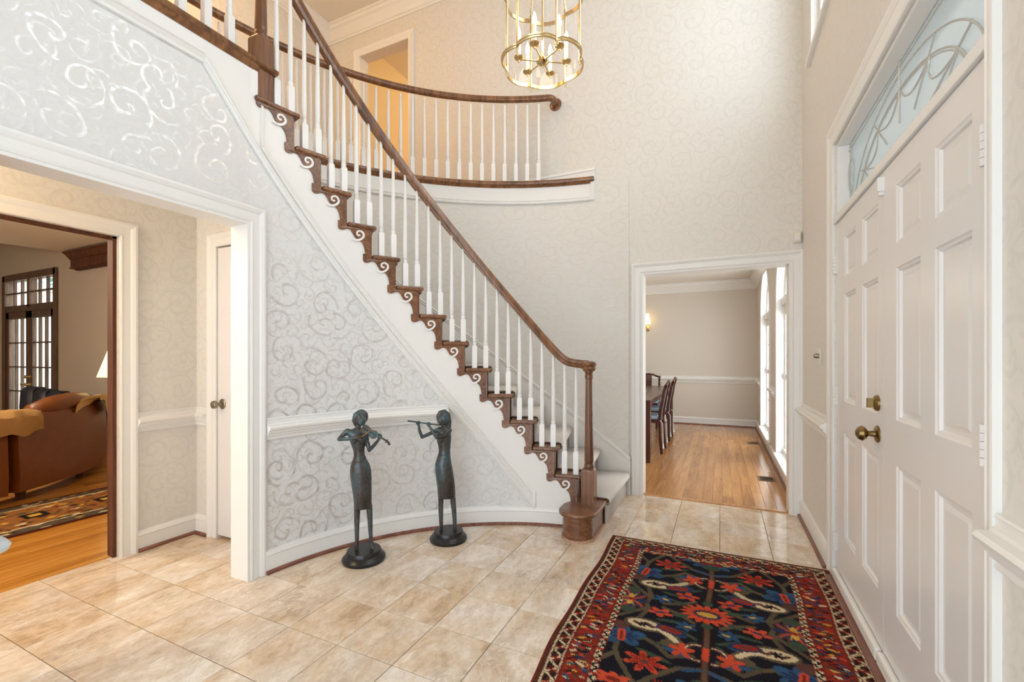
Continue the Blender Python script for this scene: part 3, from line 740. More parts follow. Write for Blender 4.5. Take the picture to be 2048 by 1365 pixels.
# bullnose bottom step
def bull(o):
    P = [(-.767 - o, 4.19)]
    c = (-.905, 3.04)
    for i in range(15):
        a = D(5 - 190*i/14); P.append((c[0] + (.138 - o)*math.cos(a), c[1] + (.142 - o)*math.sin(a)))
    P += [(-1.043 + o, 3.12), pol(97.6, R1 + .05), pol(97.6, R2 - .005)]
    return P
m = MB(); P = bull(0); m.poly(P, lambda x, y: (x, y, RISE - .03), lambda x, y: (x, y, RISE)); o = m.build('tread', OAK, st); bev(o.data, .011, 3, 40)
m = MB(); m.poly(bull(.03), lambda x, y: (x, y, 0), lambda x, y: (x, y, RISE - .03)); m.build('riser', OAK, st, smooth='auto')
PALEO = woodmat('pale_shoe_wood', srgb(150, 110, 84), srgb(186, 146, 118), srgb(206, 170, 144), 0.5, 'y')
m = MB(); m.poly(bull(.016), lambda x, y: (x, y, 0), lambda x, y: (x, y, .018)); m.build('shoe_moulding', PALEO, st, smooth='auto')
# white outer string under the treads
zA = lambda a: .19 + .0345*(a - 110)
m = MB()
for k in range(1, 15):
    a0, a1 = tip(k) + 1.25, tip(k+1) + 1.25
    if k == 1: a0 = 97.0
    zt = k*RISE - .03; rs = []
    for i in range(4):
        a = a0 + (a1 - a0)*i/3; zb_ = min(max(zA(a) + .02, 0), zt - .005); p, q = pol(a, R1 - .012), pol(a, R1 + .02)
        rs.append([(p[0], p[1], zb_), (p[0], p[1], zt), (q[0], q[1], zt), (q[0], q[1], zb_)])
    m.rings(rs)
rs = []
for a in (172.9, 174.0, 175.2, 176.4):
    p, q = pol(a, R1 - .012), pol(a, R1 + .02); rs.append([(p[0], p[1], zA(a) + .02), (p[0], p[1], 2.93), (q[0], q[1], 2.93), (q[0], q[1], zA(a) + .02)])
yz = [(1.66, zA(176.4) + .02), (1.53, zA(180.9) + .02), (1.408, 2.80), (.2, 2.80), (-1.5, 2.80)]
for y, z in yz: rs.append([(XL + .012, y, z), (XL + .012, y, 2.93), (XL - .02, y, 2.93), (XL - .02, y, z)])
m.rings(rs)
m.build('outer_string', TRIM, st, smooth='auto')
# panel mouldings that edge the wallpaper
def slope_path(a_hi, straight, a_lo=107.8, off=0.0, cap=2.7845):
    P = [(*p[:2], zA(a) + off, *p[3:]) for a, p in ((q, arc(q, q + .01, R1, n=3)[0]) for q in np.linspace(a_lo, a_hi, 48))]
    if straight:
        for y in (1.62, 1.52): P.append((XL, y, zA(180 + (CY - y)/R1*57.3) + off, 1, 0))
        P += [(XL, 1.408, cap + off, 1, 0), (XL, -1.5, cap + off, 1, 0)]
    return P
PA = [(0, 0), (.016, 0), (.022, .010), (.018, .020), (.026, .030), (.024, .040), (.015, .052), (0, .052)]
PB = [(0, .066), (.018, .066), (.024, .078), (.018, .088), (.022, .098), (.016, .104), (0, .104)]
struct(MB().sweep(PA, slope_path(176.4, True)).build('trim_panel_lower', TRIM, smooth='auto'), 'white moulding edging the wallpaper below the stair string', 'trim')
m = MB().sweep(PB, slope_path(174.3, False)); c = pol(174.3, R1 - .012)
m.box(c[0] - .004, c[0] + .010, c[1] - .006, c[1] + .010, zA(174.3) + .08, 14*RISE - .03)
struct(m.build('trim_panel_upper', TRIM, smooth='auto'), 'second thin white moulding along the stair string', 'trim')
m = MB(); ra = arc(107.6, 108.3, R1, n=2); m.sweep([(0, .12), (.02, .12), (.024, .16), (.02, .26), (0, .26)], ra); struct(m.build('trim_panel_end', TRIM), 'short upright moulding at the low end of the stair panel', 'trim')
# skirt board on the outer wall
zn = lambda a: (2 + (a - 95.72)/STEP)*RISE
m = MB(); rs = []
for a in np.linspace(89.6, 174, 60):
    p, q = pol(a, R2 - .014), pol(a, R2 + .005); z0 = max(0, zn(a) - .32); z1 = min(zn(a) + .145, 3.1)
    rs.append([(p[0], p[1], z0), (p[0], p[1], z1), (q[0], q[1], z1), (q[0], q[1], z0)])
m.rings(rs); m.build('skirt_board', TRIM, st, smooth='auto')
MB().sweep([(.0, -.03), (.018, -.03), (.022, -.02), (.02, -.008), (.028, 0), (.022, .012), (0, .012)], arc(89.6, 174, R2, n=60, zf=lambda a: zn(a) + .145)).build('skirt_cap', TRIM, st, smooth='auto')
# carpet runner
def prof_angles(r):
    P = []
    for k in range(1, 15):
        t = tip(k); ds = lambda s: t + math.degrees(s/r); z = k*RISE
        P += [(ds(.024), (k-1)*RISE + .010), (ds(.024), z - .036), (ds(.004), z - .038), (ds(-.007), z - .026), (ds(-.009), z - .012), (ds(-.003), z + .004), (ds(.012), z + .010), (tip(k+1) + math.degrees(.018/r), z + .010)]
    P.append((tip(15) + math.degrees(.024/r), 14*RISE + .01)); P.append((tip(15) + math.degrees(.024/r), 15*RISE - .04))
    return P
ri, ro = R1 + .115, R2 - .05
A_, B_ = prof_angles(ri), prof_angles(ro)
def cpt(a, r, z): x, y = pol(a, r); return (x, y, z)
m = MB(); n = len(A_)
vsx = [cpt(a, ri, z) for a, z in A_] + [cpt(b, ro, z) for b, z in B_]
m.add(vsx, [(i, i+1, n+i+1, n+i) for i in range(n-1)])
cr = m.build('carpet_runner', CARPET, st, smooth='auto')
sm = cr.modifiers.new('solid', 'SOLIDIFY'); sm.thickness = .009; sm.offset = 0
MB().tube([cpt(a, ri - .002, z) for a, z in A_], .0042, 5).build('carpet_binding', BIND, cr)
# newel posts
def newel(p, z0, zsq, ztop, cap=True, rot=0.0, w=.048):
    m = MB(); c, s_ = math.cos(rot), math.sin(rot)
    def sq(h, z, ch): 
        L = []
        for k in range(8):
            q = [(h, -h+ch), (h, h-ch), (h-ch, h), (-h+ch, h), (-h, h-ch), (-h, -h+ch), (-h+ch, -h), (h-ch, -h)][k]
            L.append((p[0] + q[0]*c - q[1]*s_, p[1] + q[0]*s_ + q[1]*c, z))
        return L
    m.rings([sq(w, z0, .003), sq(w, zsq - .02, .003), sq(w*.98, zsq - .012, .012), sq(w*.8, zsq, .02)])
    r0, r1 = w*.70, w*.52
    prof = [(.001, zsq - .004), (r0*.95, zsq - .004), (r0*1.02, zsq + .006), (r0*1.02, zsq + .03), (r0*.9, zsq + .036), (r0*.98, zsq + .044), (r0, zsq + .06)]
    prof += [(r0 + (r1 - r0)*t, zsq + .06 + (ztop - .06 - zsq - .06)*t) for t in (.25, .5, .75, 1.0)]
    prof += [(r1*1.18, ztop - .055), (r1*1.22, ztop - .03), (r1*1.05, ztop - .022), (r1*1.25, ztop - .012), (r1*1.25, ztop), (.001, ztop)]
    m.lathe(prof, (p[0], p[1], 0), 20)
    return m.build('newel_post', OAKZ, st, smooth='auto')
NW = pol(93.7, R1 - .012)
newel(NW, RISE, .455, 1.165)
TN = (XL - .026, 1.748)
newel(TN, 14*RISE, 3.14, 3.78, rot=.02)
MB().lathe([(.001, 3.78), (.035, 3.78), (.05, 3.80), (.055, 3.83), (.045, 3.86), (.02, 3.875), (.001, 3.876)], (TN[0], TN[1], 0), 20).build('newel_cap', OAKZ, st, smooth='auto')
# handrail
RB = R1 + .012
def ztop_rail(a):
    l, z0, e = 1.568 + .0342*(a - 109.1), 1.236, .075
    return .5*(l + z0 + math.sqrt((l - z0)**2 + e*e))
RP = [(-.022, 0), (.022, 0), (.024, .008), (.031, .014), (.025, .024), (.031, .036), (.029, .048), (.018, .058), (0, .061), (-.018, .058), (-.029, .048), (-.031, .036), (-.025, .024), (-.031, .014), (-.024, .008)]
path = []
for a in np.linspace(93.9, 171.5, 90):
    sl = (ztop_rail(a + .2) - ztop_rail(a - .2))/(.4*RB*PI/180); rr = RB if a > 100 else RB - .022*(100 - a)/6
    path.append((*pol(a, rr), ztop_rail(a) - .061*math.sqrt(1 + sl*sl)))
path.append((TN[0], TN[1] + .02, path[-1][2] + .05))
MB().tube(path, .03, prof=RP).build('handrail', OAKH, st, smooth='auto')
MB().lathe([(.001, 1.163), (.040, 1.163), (.044, 1.172), (.054, 1.182), (.046, 1.196), (.058, 1.212), (.055, 1.226), (.035, 1.236), (.001, 1.238)], (NW[0], NW[1], 0), 24).build('volute_cap', OAKH, st, smooth='auto')
# balusters
BAL = {}
def baluster_mesh(h, hs=.165):
    key = (round(h, 2), hs)
    if key not in BAL:
        m = MB(); w = .0185
        sq = lambda q, z: [(q, -q, z), (q, q, z), (-q, q, z), (-q, -q, z)]
        m.rings([sq(w, 0), sq(w, hs - .006), sq(w*.82, hs + .004)])
        z = hs
        m.lathe([(.001, z), (.0135, z), (.0165, z + .012), (.0165, z + .030), (.012, z + .034), (.0155, z + .039), (.0155, z + .045), (.0125, z + .049), (.0148, z + .06), (.0155, z + .16),
                 (.0135, z + (h - z)*.5), (.0095, h), (.001, h)], (0, 0, 0), 12)
        BAL[key] = m.mesh('baluster', TRIM, smooth='auto')
    return BAL[key]
def rail_bottom(a):
    sl = (ztop_rail(a + .2) - ztop_rail(a - .2))/(.4*RB*PI/180); return ztop_rail(a) - .061*math.sqrt(1 + sl*sl)
for k in range(2, 15):
    for da in (1.45, 1.45 + STEP/2):
        a = tip(k) + da; h = rail_bottom(a) - k*RISE + .012; x, y = pol(a, RB)
        inst('baluster', baluster_mesh(h), st, (x - CX, y - CY, k*RISE), D(a))
# landing edge on the left wall
MB().sweep([(-.03, .0), (.036, .0), (.046, .006), (.050, .016), (.046, .026), (.036, .032), (-.03, .032)], [(XL, -1.5, F2 - .03, 1, 0), (XL, 1.81, F2 - .03, 1, 0)]).build('landing_nosing', OAKH, st, smooth='auto')
MB().sweep([(-.01, -.03), (.016, -.03), (.020, -.022), (.026, -.016), (.030, -.004), (.034, 0), (-.01, 0)], [(XL, -1.5, F2 - .03, 1, 0), (XL, 1.70, F2 - .03, 1, 0)]).build('landing_cove', OAKH, st, smooth='auto')

# ================================================================ balustrades of the upper floor
ub = thing('balustrade', 'curved balustrade of the upper hall, oak rail on slim white balusters', 'balustrade', (CX, CY, F2 - .03))
MB().sweep([(-.02, -.03), (.014, -.03), (.020, -.018), (.030, -.012), (.034, -.006), (.044, -.004), (.050, .010), (.048, .022), (.036, .030), (-.06, .030)], arc(184, 97.0, R2, F2 - .02, 60)).build('nosing', OAKH, ub, smooth='auto')
MB().sweep([(-.01, 0), (.010, 0), (.010, .175), (-.01, .175)], arc(184, 97.0, R2, 2.765, 60)).build('fascia', TRIM, ub, smooth='auto')
MB().sweep([(-.01, 0), (.016, 0), (.022, .010), (.018, .020), (.024, .030), (.012, .040), (-.01, .040)], arc(184, 97.0, R2, 2.755, 60)).build('fascia_moulding', TRIM, ub, smooth='auto')
c = pol(97.1, R2 - .012); MB().box(c[0] - .03, c[0] + .005, c[1] - .012, YB, 2.76, 2.945).build('fascia_return', TRIM, ub, bevel=.004)
RO = R2 - .025
rp = [cpt(a, RO, 3.742) for a in np.linspace(184, 106.6, 60)]
e = Vector(pol(106.6, RO)); tdir = Vector((math.sin(D(106.6)), -math.cos(D(106.6)))); ndir = Vector((math.cos(D(106.6)), math.sin(D(106.6))))
for i in range(1, 8):
    t = D(90*i/7); q = e + tdir*(.055*math.sin(t)) + ndir*(.055*(1 - math.cos(t))); rp.append((q.x, q.y, 3.742))
rp.append((rp[-1][0] + ndir.x*.03, YB, 3.742))
ROP = [(.031*math.cos(2*PI*k/14), .030 + .031*math.sin(2*PI*k/14)) for k in range(14)]
MB().tube(rp, .03, prof=ROP).build('handrail', OAKH, ub, smooth='auto')
MB().lathe([(.001, 0), (.06, 0), (.06, -.012), (.045, -.02), (.001, -.02)], (rp[-1][0], YB, 3.772), 20, 'y').build('rosette', OAKH, ub, smooth='auto')
for i in range(31):
    a = 108.6 + 2.42*i; x, y = pol(a, RO); inst('baluster', baluster_mesh(.745, .165), ub, (x - CX, y - CY, .038), D(a))
lb = thing('balustrade', 'white balusters of the landing edge at the top left corner', 'balustrade', (XL - .012, 0, F2))
MB().tube([(XL - .012, -1.5, 3.742), (XL - .012, 1.74, 3.742)], .03, prof=RP).build('handrail', OAKH, lb, smooth='auto')
for i in range(12):
    y = 1.555 - .122*i; inst('baluster', baluster_mesh(.80, .17), lb, (0, y, -.0), 0)

# ================================================================ lantern chandelier
LC = Vector((-.935, 2.42, 0)); FAR = 111.0
ch = thing('chandelier', 'brass lantern chandelier with six lit candle bulbs', 'chandelier', (LC.x, LC.y, 2.95))
wa = lambda v: D(FAR - v)
def lobe(r0, r1, n=96):
    P = []
    for i in range(n):
        v = -20 + 360.0*i/n; f = abs(math.sin(D(3*(v + 20))))**.75; r = r0 + (r1 - r0)*f
        P.append((r*math.cos(wa(v)), r*math.sin(wa(v))))
    return P
for z, nm in ((2.972, 'lower_ring'), (3.375, 'upper_ring')):
    P = lobe(.212, .238)
    rs = []
    for (x, y) in P:
        L = math.hypot(x, y); nx, ny = x/L, y/L
        rs.append([(LC.x + x + nx*o, LC.y + y + ny*o, z + u) for o, u in ((-.004, -.011), (.004, -.011), (.007, -.006), (.004, -.003), (.005, .003), (.008, .007), (.004, .011), (-.004, .011))])
    MB().rings(rs, closed=True).build(nm, BRASS, ch, smooth='auto')
for k in range(6):
    v = -20 + 60*k; x, y = LC.x + .214*math.cos(wa(v)), LC.y + .214*math.sin(wa(v))
    MB().lathe([(.001, 2.925), (.004, 2.928), (.006, 2.936), (.003, 2.942), (.008, 2.950), (.009, 2.96), (.0065, 2.985), (.0065, 3.39), (.010, 3.395), (.010, 3.405), (.004, 3.41), (.008, 3.425), (.001, 3.44)], (x, y, 0), 10).build('post', BRASS, ch, smooth='auto')
    pts = []
    for t in np.linspace(0, 1, 12):
        r = .214 - .17*t + .03*math.sin(PI*t); pts.append((LC.x + r*math.cos(wa(v)), LC.y + r*math.sin(wa(v)), 3.39 + .26*t**.7))
    MB().tube(pts, .005, 6).build('crown_arm', BRASS, ch, smooth=True)
    # curved glass pane between this post and the next
    P = []
    for i in range(9):
        vv = v + 2 + 56*i/8.0; f = abs(math.sin(D(3*(vv + 20))))**.75; r = .211 + .024*f; P.append((LC.x + r*math.cos(wa(vv)), LC.y + r*math.sin(wa(vv))))
    m = MB(); m.add([(x_, y_, 2.985) for x_, y_ in P] + [(x_, y_, 3.365) for x_, y_ in P], [(i, i+1, 10+i, 9+i) for i in range(8)]); m.build('glass_pane', LGLASS, ch, smooth=True)
    # candle
    v = -41 + 60*k; cx_, cy_ = LC.x + .140*math.cos(wa(v)), LC.y + .140*math.sin(wa(v)); zc = 2.985
    MB().tube([(LC.x + .03*math.cos(wa(v)), LC.y + .03*math.sin(wa(v)), zc), (cx_, cy_, zc)], .0042, 8).build('arm', BRASS, ch, smooth='auto')
    cu = MB().lathe([(.001, -.018), (.005, -.016), (.006, -.008), (.003, -.003), (.010, .0), (.026, .006), (.029, .012), (.024, .012), (.012, .010), (.012, .024), (.001, .024)], (cx_, cy_, zc), 18).build('candle_cup', BRASS, ch, smooth='auto')
    MB().lathe([(.001, .02), (.0105, .02), (.0105, .118), (.001, .119)], (cx_, cy_, zc), 14).build('candle_sleeve', CANDLE, ch, smooth='auto')
    MB().lathe([(.001, .118), (.008, .119), (.0125, .132), (.0135, .142), (.011, .160), (.006, .178), (.001, .19)], (cx_, cy_, zc), 14).build('bulb', BULB, ch, smooth=True)
MB().lathe([(.001, 2.945), (.004, 2.948), (.006, 2.955), (.003, 2.960), (.02, 2.965), (.036, 2.978), (.036, 2.990), (.02, 2.998), (.006, 3.004), (.006, 3.65), (.04, 3.66), (.03, 3.69), (.006, 3.71), (.001, 3.72)], (LC.x, LC.y, 0), 18).build('hub', BRASS, ch, smooth='auto')
for i in range(40):
    z = 3.72 + i*.042
    P = [(LC.x + (.010*math.cos(t) if i % 2 else 0), LC.y + (0 if i % 2 else .010*math.cos(t)), z + .026*math.sin(t)) for t in np.linspace(0, 2*PI, 13)[:-1]]
    MB().tube(P, .0025, 5, closed=True).build('chain_link', BRASS, ch, smooth=True)
MB().lathe([(.001, 5.38), (.02, 5.385), (.06, 5.41), (.065, 5.44), (.001, 5.44)], (LC.x, LC.y, 0), 20).build('canopy', BRASS, ch, smooth='auto')
point('chandelier_glow', (0, 0, .16), 4, (1.0, .78, .5), .10, ch)
# lamps of the rooms around, and a dining room fill
point('upper_hall_lamp', (-4.0, 1.7, 4.9), 36, (1.0, .58, .20), .12)
point('bedroom_lamp', (-2.6, 5.9, 4.9), 30, (1.0, .76, .46), .12)
point('vestibule_lamp', (-2.95, -.1, 2.3), 21, (1.0, .72, .42), .10)
point('dining_fill', (-1.5, 6.9, 2.1), 5, (1.0, .90, .76), .15)  # added fill without a fixture, brightens the dining room
point('living_lamp_ceiling', (-5.6, .4, 2.4), 84, (1.0, .88, .70), .15)
# ================================================================ bronze statues
def limb(m, pts, rad, seg=10):
    """tapered limb through 3-D points, rounded ends"""
    P = [Vector(p) for p in pts]; Q, Rr = [], []
    for i in range(len(P) - 1):
        for t in np.linspace(0, 1, 5)[:(5 if i == len(P) - 2 else 4)]:
            Q.append(P[i].lerp(P[i+1], float(t))); Rr.append(rad[i] + (rad[i+1] - rad[i])*float(t))
    m.tube(Q, Rr, seg)
    for p, r in ((P[0], rad[0]), (P[-1], rad[-1])): m.ball(p, r, r, r, 10, 6)
    for p, r in zip(P[1:-1], rad[1:-1]): m.ball(p, r*1.02, r*1.02, r*1.02, 10, 6)
def statue_base(t, rb):
    MB().lathe([(.001, 0), (rb*.97, 0), (rb, .008), (rb, .020), (rb*.94, .028), (rb*.90, .036), (rb*.80, .044), (rb*.79, .062), (rb*.76, .068), (.001, .068)], (0, 0, 0), 40).build('plinth', BLACK, t, smooth='auto', local=True)
def finish(m, t, vox=.0036):
    o = m.build('figure', BRONZE, t, smooth=True, local=True)
    r = o.modifiers.new('remesh', 'REMESH'); r.mode = 'VOXEL'; r.voxel_size = vox; r.use_smooth_shade = True
    s = o.modifiers.new('smooth', 'SMOOTH'); s.factor = .5; s.iterations = 3
    return o
def fingers(m, w, d, side, n=4, L=.026, curl=(0, 0, -1), r=.0032):
    """four fingers from the wrist point along d, spread sideways, bending towards curl; and a thumb"""
    w, d, side, cu = Vector(w), Vector(d).normalized(), Vector(side).normalized(), Vector(curl).normalized()
    m.ball(w + d*.010, .0095, .0095, .0095, 10, 6)
    for i in range(n):
        l = L*(.85, 1.0, .96, .78)[i]; b = w + d*.014 + side*(.0066*(i - 1.5))
        limb(m, [b, b + d*l*.5, b + d*l*.8 + cu*l*.35, b + d*l*.72 + cu*l*.75], [r, r, r*.95, r*.8], 6)
    b = w + d*.004 - side*.010
    limb(m, [b, b + d*.012 - side*.006, b + d*.022 + cu*.006], [r*1.15, r*1.05, r*.85], 6)
E_ = .0000
def vio(zx, zy, y=0.0, k=.000871, x0=316, f0=1221): return ((zx - x0)*k, y, (f0 - zy)*k)
vang = math.atan2(2.134, -2.02) - PI/2          # turns local x to picture-right
vs_ = thing('statue', 'bronze statue of a woman playing a violin on a round black plinth', 'statue', (-2.02, 2.134, 0), vang)
statue_base(vs_, .131)
m = MB()
# skirt, torso: (zx centre, zy, half width px, depth metres)
secs = [(309, 852, 60, .040), (309, 845, 61, .042), (308, 800, 62, .044), (303, 720, 67, .050), (297, 640, 73, .056), (293, 580, 73, .058), (290, 540, 66, .054), (287, 500, 48, .042), (285, 470, 38, .034),
        (282, 440, 38, .033), (278, 400, 46, .037), (273, 360, 56, .043), (268, 330, 60, .042), (263, 305, 68, .036), (262, 288, 60, .028), (272, 276, 28, .020), (280, 262, 15, .0135), (285, 240, 15, .013)]
m.loft([(*vio(a, b)[:1], .004, vio(a, b)[2], hw*.000871, dp) for a, b, hw, dp in secs], 20)
for bx, by in ((252, 352), (305, 348)): m.ball(vio(bx, by, -.030), .021, .018, .021)
m.ball(vio(294, 207, -.006), .031, .034, .042)                               # head
m.ball(vio(303, 222, -.030), .022, .016, .030)                               # face
m.ball(vio(306, 215, -.045), .0055, .009, .011)                              # nose
m.ball(vio(303, 231, -.043), .009, .005, .0035)                              # lips
for ex in (293, 315): m.ball(vio(ex, 207, -.041), .007, .005, .004)
limb(m, [vio(258, 250, .004), vio(248, 215, .002), vio(258, 178, 0), vio(295, 162, 0), vio(330, 174, 0), vio(338, 196, .002)], [.010, .013, .014, .013, .012, .006], 12)
m.ball(vio(297, 196, .014), .043, .032, .047)
limb(m, [vio(270, 840), vio(268, 950), vio(268, 1060), vio(266, 1165, .0)], [.020, .0165, .013, .011])
limb(m, [vio(352, 838, .01), vio(358, 950, .01), vio(361, 1040, .01), vio(366, 1110, .01)], [.020, .0165, .013, .011])
limb(m, [vio(266, 1160, .004), vio(267, 1180, -.02), vio(267, 1188, -.040)], [.012, .012, .009])
limb(m, [vio(367, 1105, .014), vio(372, 1132, -.002), vio(379, 1143, -.020)], [.012, .012, .009])
limb(m, [vio(205, 296), vio(175, 318, .004), vio(150, 345, -.006)], [.021, .015, .013])
limb(m, [vio(150, 345, -.006), vio(205, 340, -.040), vio(262, 330, -.066)], [.013, .0125, .0085])
fingers(m, vio(262, 330, -.066), (1, -.2, .05), (0, .15, 1), curl=(.1, .1, -1), L=.022)
limb(m, [vio(326, 300), vio(336, 360, -.002), vio(352, 435, -.014)], [.020, .0150, .0125])
limb(m, [vio(352, 435, -.014), vio(388, 390, -.045), vio(418, 346, -.070)], [.0125, .0115, .0085])
fingers(m, vio(418, 346, -.070), (.35, -.1, .9), (.9, 0, -.35), curl=(-.6, .6, .3), L=.020)
finish(m, vs_)
# skirt sash, violin, bow
m = MB(); m.tube([vio(247, 502, -.035), vio(275, 508, -.047), vio(305, 500, -.044), vio(330, 480, -.026)], .0025, 6); m.build('waistband', BRONZE, vs_, local=True, smooth=True)
def violin_outline(s=1.0):
    pts = [(0, .022), (.012, .030), (.030, .031), (.044, .024), (.054, .0185), (.066, .0195), (.076, .026), (.092, .0255), (.103, .017), (.108, .004)]
    return [(x*s, y*s) for x, y in pts] + [(x*s, -y*s) for x, y in reversed(pts)]
v0_, v1_ = Vector(vio(300, 268, -.058)), Vector(vio(402, 328, -.085)); ax = (v1_ - v0_).normalized(); nn = Vector((.25, -.75, .6)); nn = (nn - ax*nn.dot(ax)).normalized(); sd = ax.cross(nn)
m = MB(); m.poly(violin_outline(1.0), lambda x, y: tuple(v0_ + ax*x + sd*y), lambda x, y: tuple(v0_ + ax*x + sd*y + nn*.014))
m.tube([v0_ + ax*.10 + nn*.016, v0_ + ax*.165 + nn*.014], .0055, 8)
m.tube([v0_ + ax*.165 + nn*.014, v0_ + ax*.185 + nn*.008, v0_ + ax*.195 - nn*.004, v0_ + ax*.188 - nn*.010], [.0065, .007, .007, .004], 8)
m.tube([v0_ + ax*.02 + nn*.018, v0_ + ax*.16 + nn*.021], .0022, 5)
for q in (-1, 1): m.tube([v0_ + ax*.172 + nn*.012 - sd*.014*q, v0_ + ax*.172 + nn*.012 + sd*.002*q], .003, 6)
m.build('violin', BRONZE, vs_, local=True, smooth='auto')
MB().tube([vio(270, 332, -.078), vio(300, 318, -.10), vio(378, 262, -.115)], [.0016, .0016, .0012], 6).build('bow', ABRASS, vs_, local=True)

def flu(zx, zy, y=0.0): return vio(zx, zy, y, .000965, 922, 1077)
fang = math.atan2(2.616, -1.71) - PI/2
fs_ = thing('statue', 'bronze statue of a woman playing a flute on a round black plinth', 'statue', (-1.71, 2.616, 0), fang)
statue_base(fs_, .128)
m = MB()
secs = [(909, 776, 62, .044), (909, 765, 63, .046), (906, 700, 64, .050), (898, 640, 65, .054), (890, 580, 64, .056), (885, 530, 59, .054), (888, 490, 50, .046), (893, 452, 42, .038), (894, 430, 41, .036), (893, 400, 45, .038),
        (890, 365, 51, .042), (889, 335, 53, .042), (889, 300, 50, .036), (890, 278, 38, .026), (890, 262, 19, .017), (889, 245, 15, .014)]
m.loft([(flu(a, b)[0], .004, flu(a, b)[2], hw*.000965, dp) for a, b, hw, dp in secs], 20)
m.ball(flu(868, 350, -.028), .022, .020, .022)
m.ball(flu(886, 205, 0), .036, .040, .050)
m.ball(flu(868, 215, -.022), .020, .020, .034)
m.ball(flu(855, 214, -.034), .008, .008, .010); m.ball(flu(862, 236, -.034), .009, .006, .004)
limb(m, [flu(848, 225, -.006), flu(846, 190, 0), flu(862, 162, .002), flu(895, 155, .004), flu(920, 180, .008), flu(926, 230, .012), flu(926, 275, .014)], [.007, .012, .014, .015, .016, .018, .014], 12)
m.ball(flu(895, 205, .018), .037, .032, .052)
limb(m, [flu(868, 778), flu(868, 880), flu(870, 970), flu(873, 1028)], [.020, .0165, .013, .011])
limb(m, [flu(952, 772, .01), flu(962, 880, .006), flu(968, 980, 0), flu(970, 1044, -.004)], [.021, .017, .0135, .011])
limb(m, [flu(873, 1024, .004), flu(873, 1040, -.014), flu(872, 1046, -.032)], [.012, .012, .009])
limb(m, [flu(970, 1040, 0), flu(969, 1058, -.022), flu(966, 1064, -.040)], [.012, .012, .009])
limb(m, [flu(858, 282, 0), flu(800, 305, -.014), flu(737, 330, -.030)], [.018, .0135, .0120])
limb(m, [flu(737, 330, -.030), flu(722, 285, -.044), flu(715, 240, -.054)], [.0120, .0110, .0085])
fingers(m, flu(715, 240, -.054), (0, -.1, 1), (1, 0, .1), curl=(0, -.9, -.4), L=.020)
limb(m, [flu(928, 292, 0), flu(890, 322, -.040), flu(840, 330, -.066)], [.019, .0145, .0120])
limb(m, [flu(840, 330, -.066), flu(812, 285, -.066), flu(790, 250, -.062)], [.0120, .0110, .0085])
fingers(m, flu(790, 250, -.062), (-.25, .1, 1), (1, 0, .2), curl=(-.3, .8, -.3), L=.020)
finish(m, fs_)
m = MB(); m.tube([flu(640, 209, -.060), flu(905, 252, -.048)], .0048, 10)
for i in range(9):
    x = 655 + i*14; m.ball(flu(x, 206 + (x - 640)*.163, -.061), .0055, .0055, .0045, 8, 5)
m.build('flute', BRONZE, fs_, local=True, smooth='auto')
m = MB(); m.tube([flu(850, 455, -.022), flu(875, 462, -.040), flu(905, 462, -.040), flu(934, 450, -.022)], .0028, 6); m.build('waistband', BRONZE, fs_, local=True, smooth=True)

# ================================================================ oriental rug in the foyer
def hexlin(r, g, b): return np.array(srgb(r, g, b)[:3])
K = dict(navy=hexlin(22, 22, 32), red=hexlin(158, 46, 32), orange=hexlin(206, 78, 50), rust=hexlin(122, 42, 28), brown=hexlin(82, 48, 36), cream=hexlin(218, 198, 162), yel=hexlin(216, 166, 68),
         blue=hexlin(48, 82, 116), dblue=hexlin(38, 54, 88), green=hexlin(62, 78, 62), olive=hexlin(92, 80, 62), pink=hexlin(206, 110, 86), plum=hexlin(92, 60, 54), black=hexlin(24, 18, 18))
def grid_mesh(name, W, L, nx, ny, colf, mat, th, zf=None):
    """thick mat with one colour per knot; x in [-W/2, W/2], v from 0 (far end) to L"""
    xs = np.linspace(-W/2, W/2, nx); vs2 = np.linspace(0, L, ny)
    X, V = np.meshgrid(xs, vs2)
    col = colf(X, V)
    Z = np.full_like(X, th) if zf is None else th + zf(X, V)
    if zf is not None: X = X + .010*np.sin(V*3.9 + .6) - .004*np.sin(V*11)
    verts = np.stack([X.ravel(), -V.ravel(), Z.ravel()], 1)
    idx = np.arange(nx*ny).reshape(ny, nx)
    q = np.stack([idx[:-1, :-1].ravel(), idx[1:, :-1].ravel(), idx[1:, 1:].ravel(), idx[:-1, 1:].ravel()], 1)
    rim = np.concatenate([idx[0, :], idx[1:, -1], idx[-1, -2::-1], idx[-2:0:-1, 0]])
    nb = len(verts); low = verts[rim].copy(); low[:, 2] = 0.0
    verts = np.concatenate([verts, low]); n = len(rim); k = np.arange(n)
    side = np.stack([rim[k], rim[(k+1) % n], nb + (k+1) % n, nb + k], 1)
    me = bpy.data.meshes.new(name)
    me.from_pydata(verts.tolist(), [], np.concatenate([q, side]).tolist()); me.update()
    ca = me.color_attributes.new('Col', 'FLOAT_COLOR', 'POINT')
    c4 = np.ones((len(verts), 4), np.float32); c4[:nb, :3] = col.reshape(-1, 3); c4[nb:, :3] = K['rust']
    ca.data.foreach_set('color', c4.ravel()); me.materials.append(mat)
    me.polygons.foreach_set('use_smooth', [True]*len(me.polygons))
    o = bpy.data.objects.new(name, me); C.objects.link(o); return o
def seg_d(X, Y, p, q):
    px, py = p; dx, dy = q[0]-px, q[1]-py; t = np.clip(((X-px)*dx + (Y-py)*dy)/(dx*dx+dy*dy), 0, 1)
    return np.hypot(X - px - t*dx, Y - py - t*dy)
def poly_d(X, Y, P):
    d = seg_d(X, Y, P[0], P[1])
    for a, b in zip(P[1:-1], P[2:]): d = np.minimum(d, seg_d(X, Y, a, b))
    return d
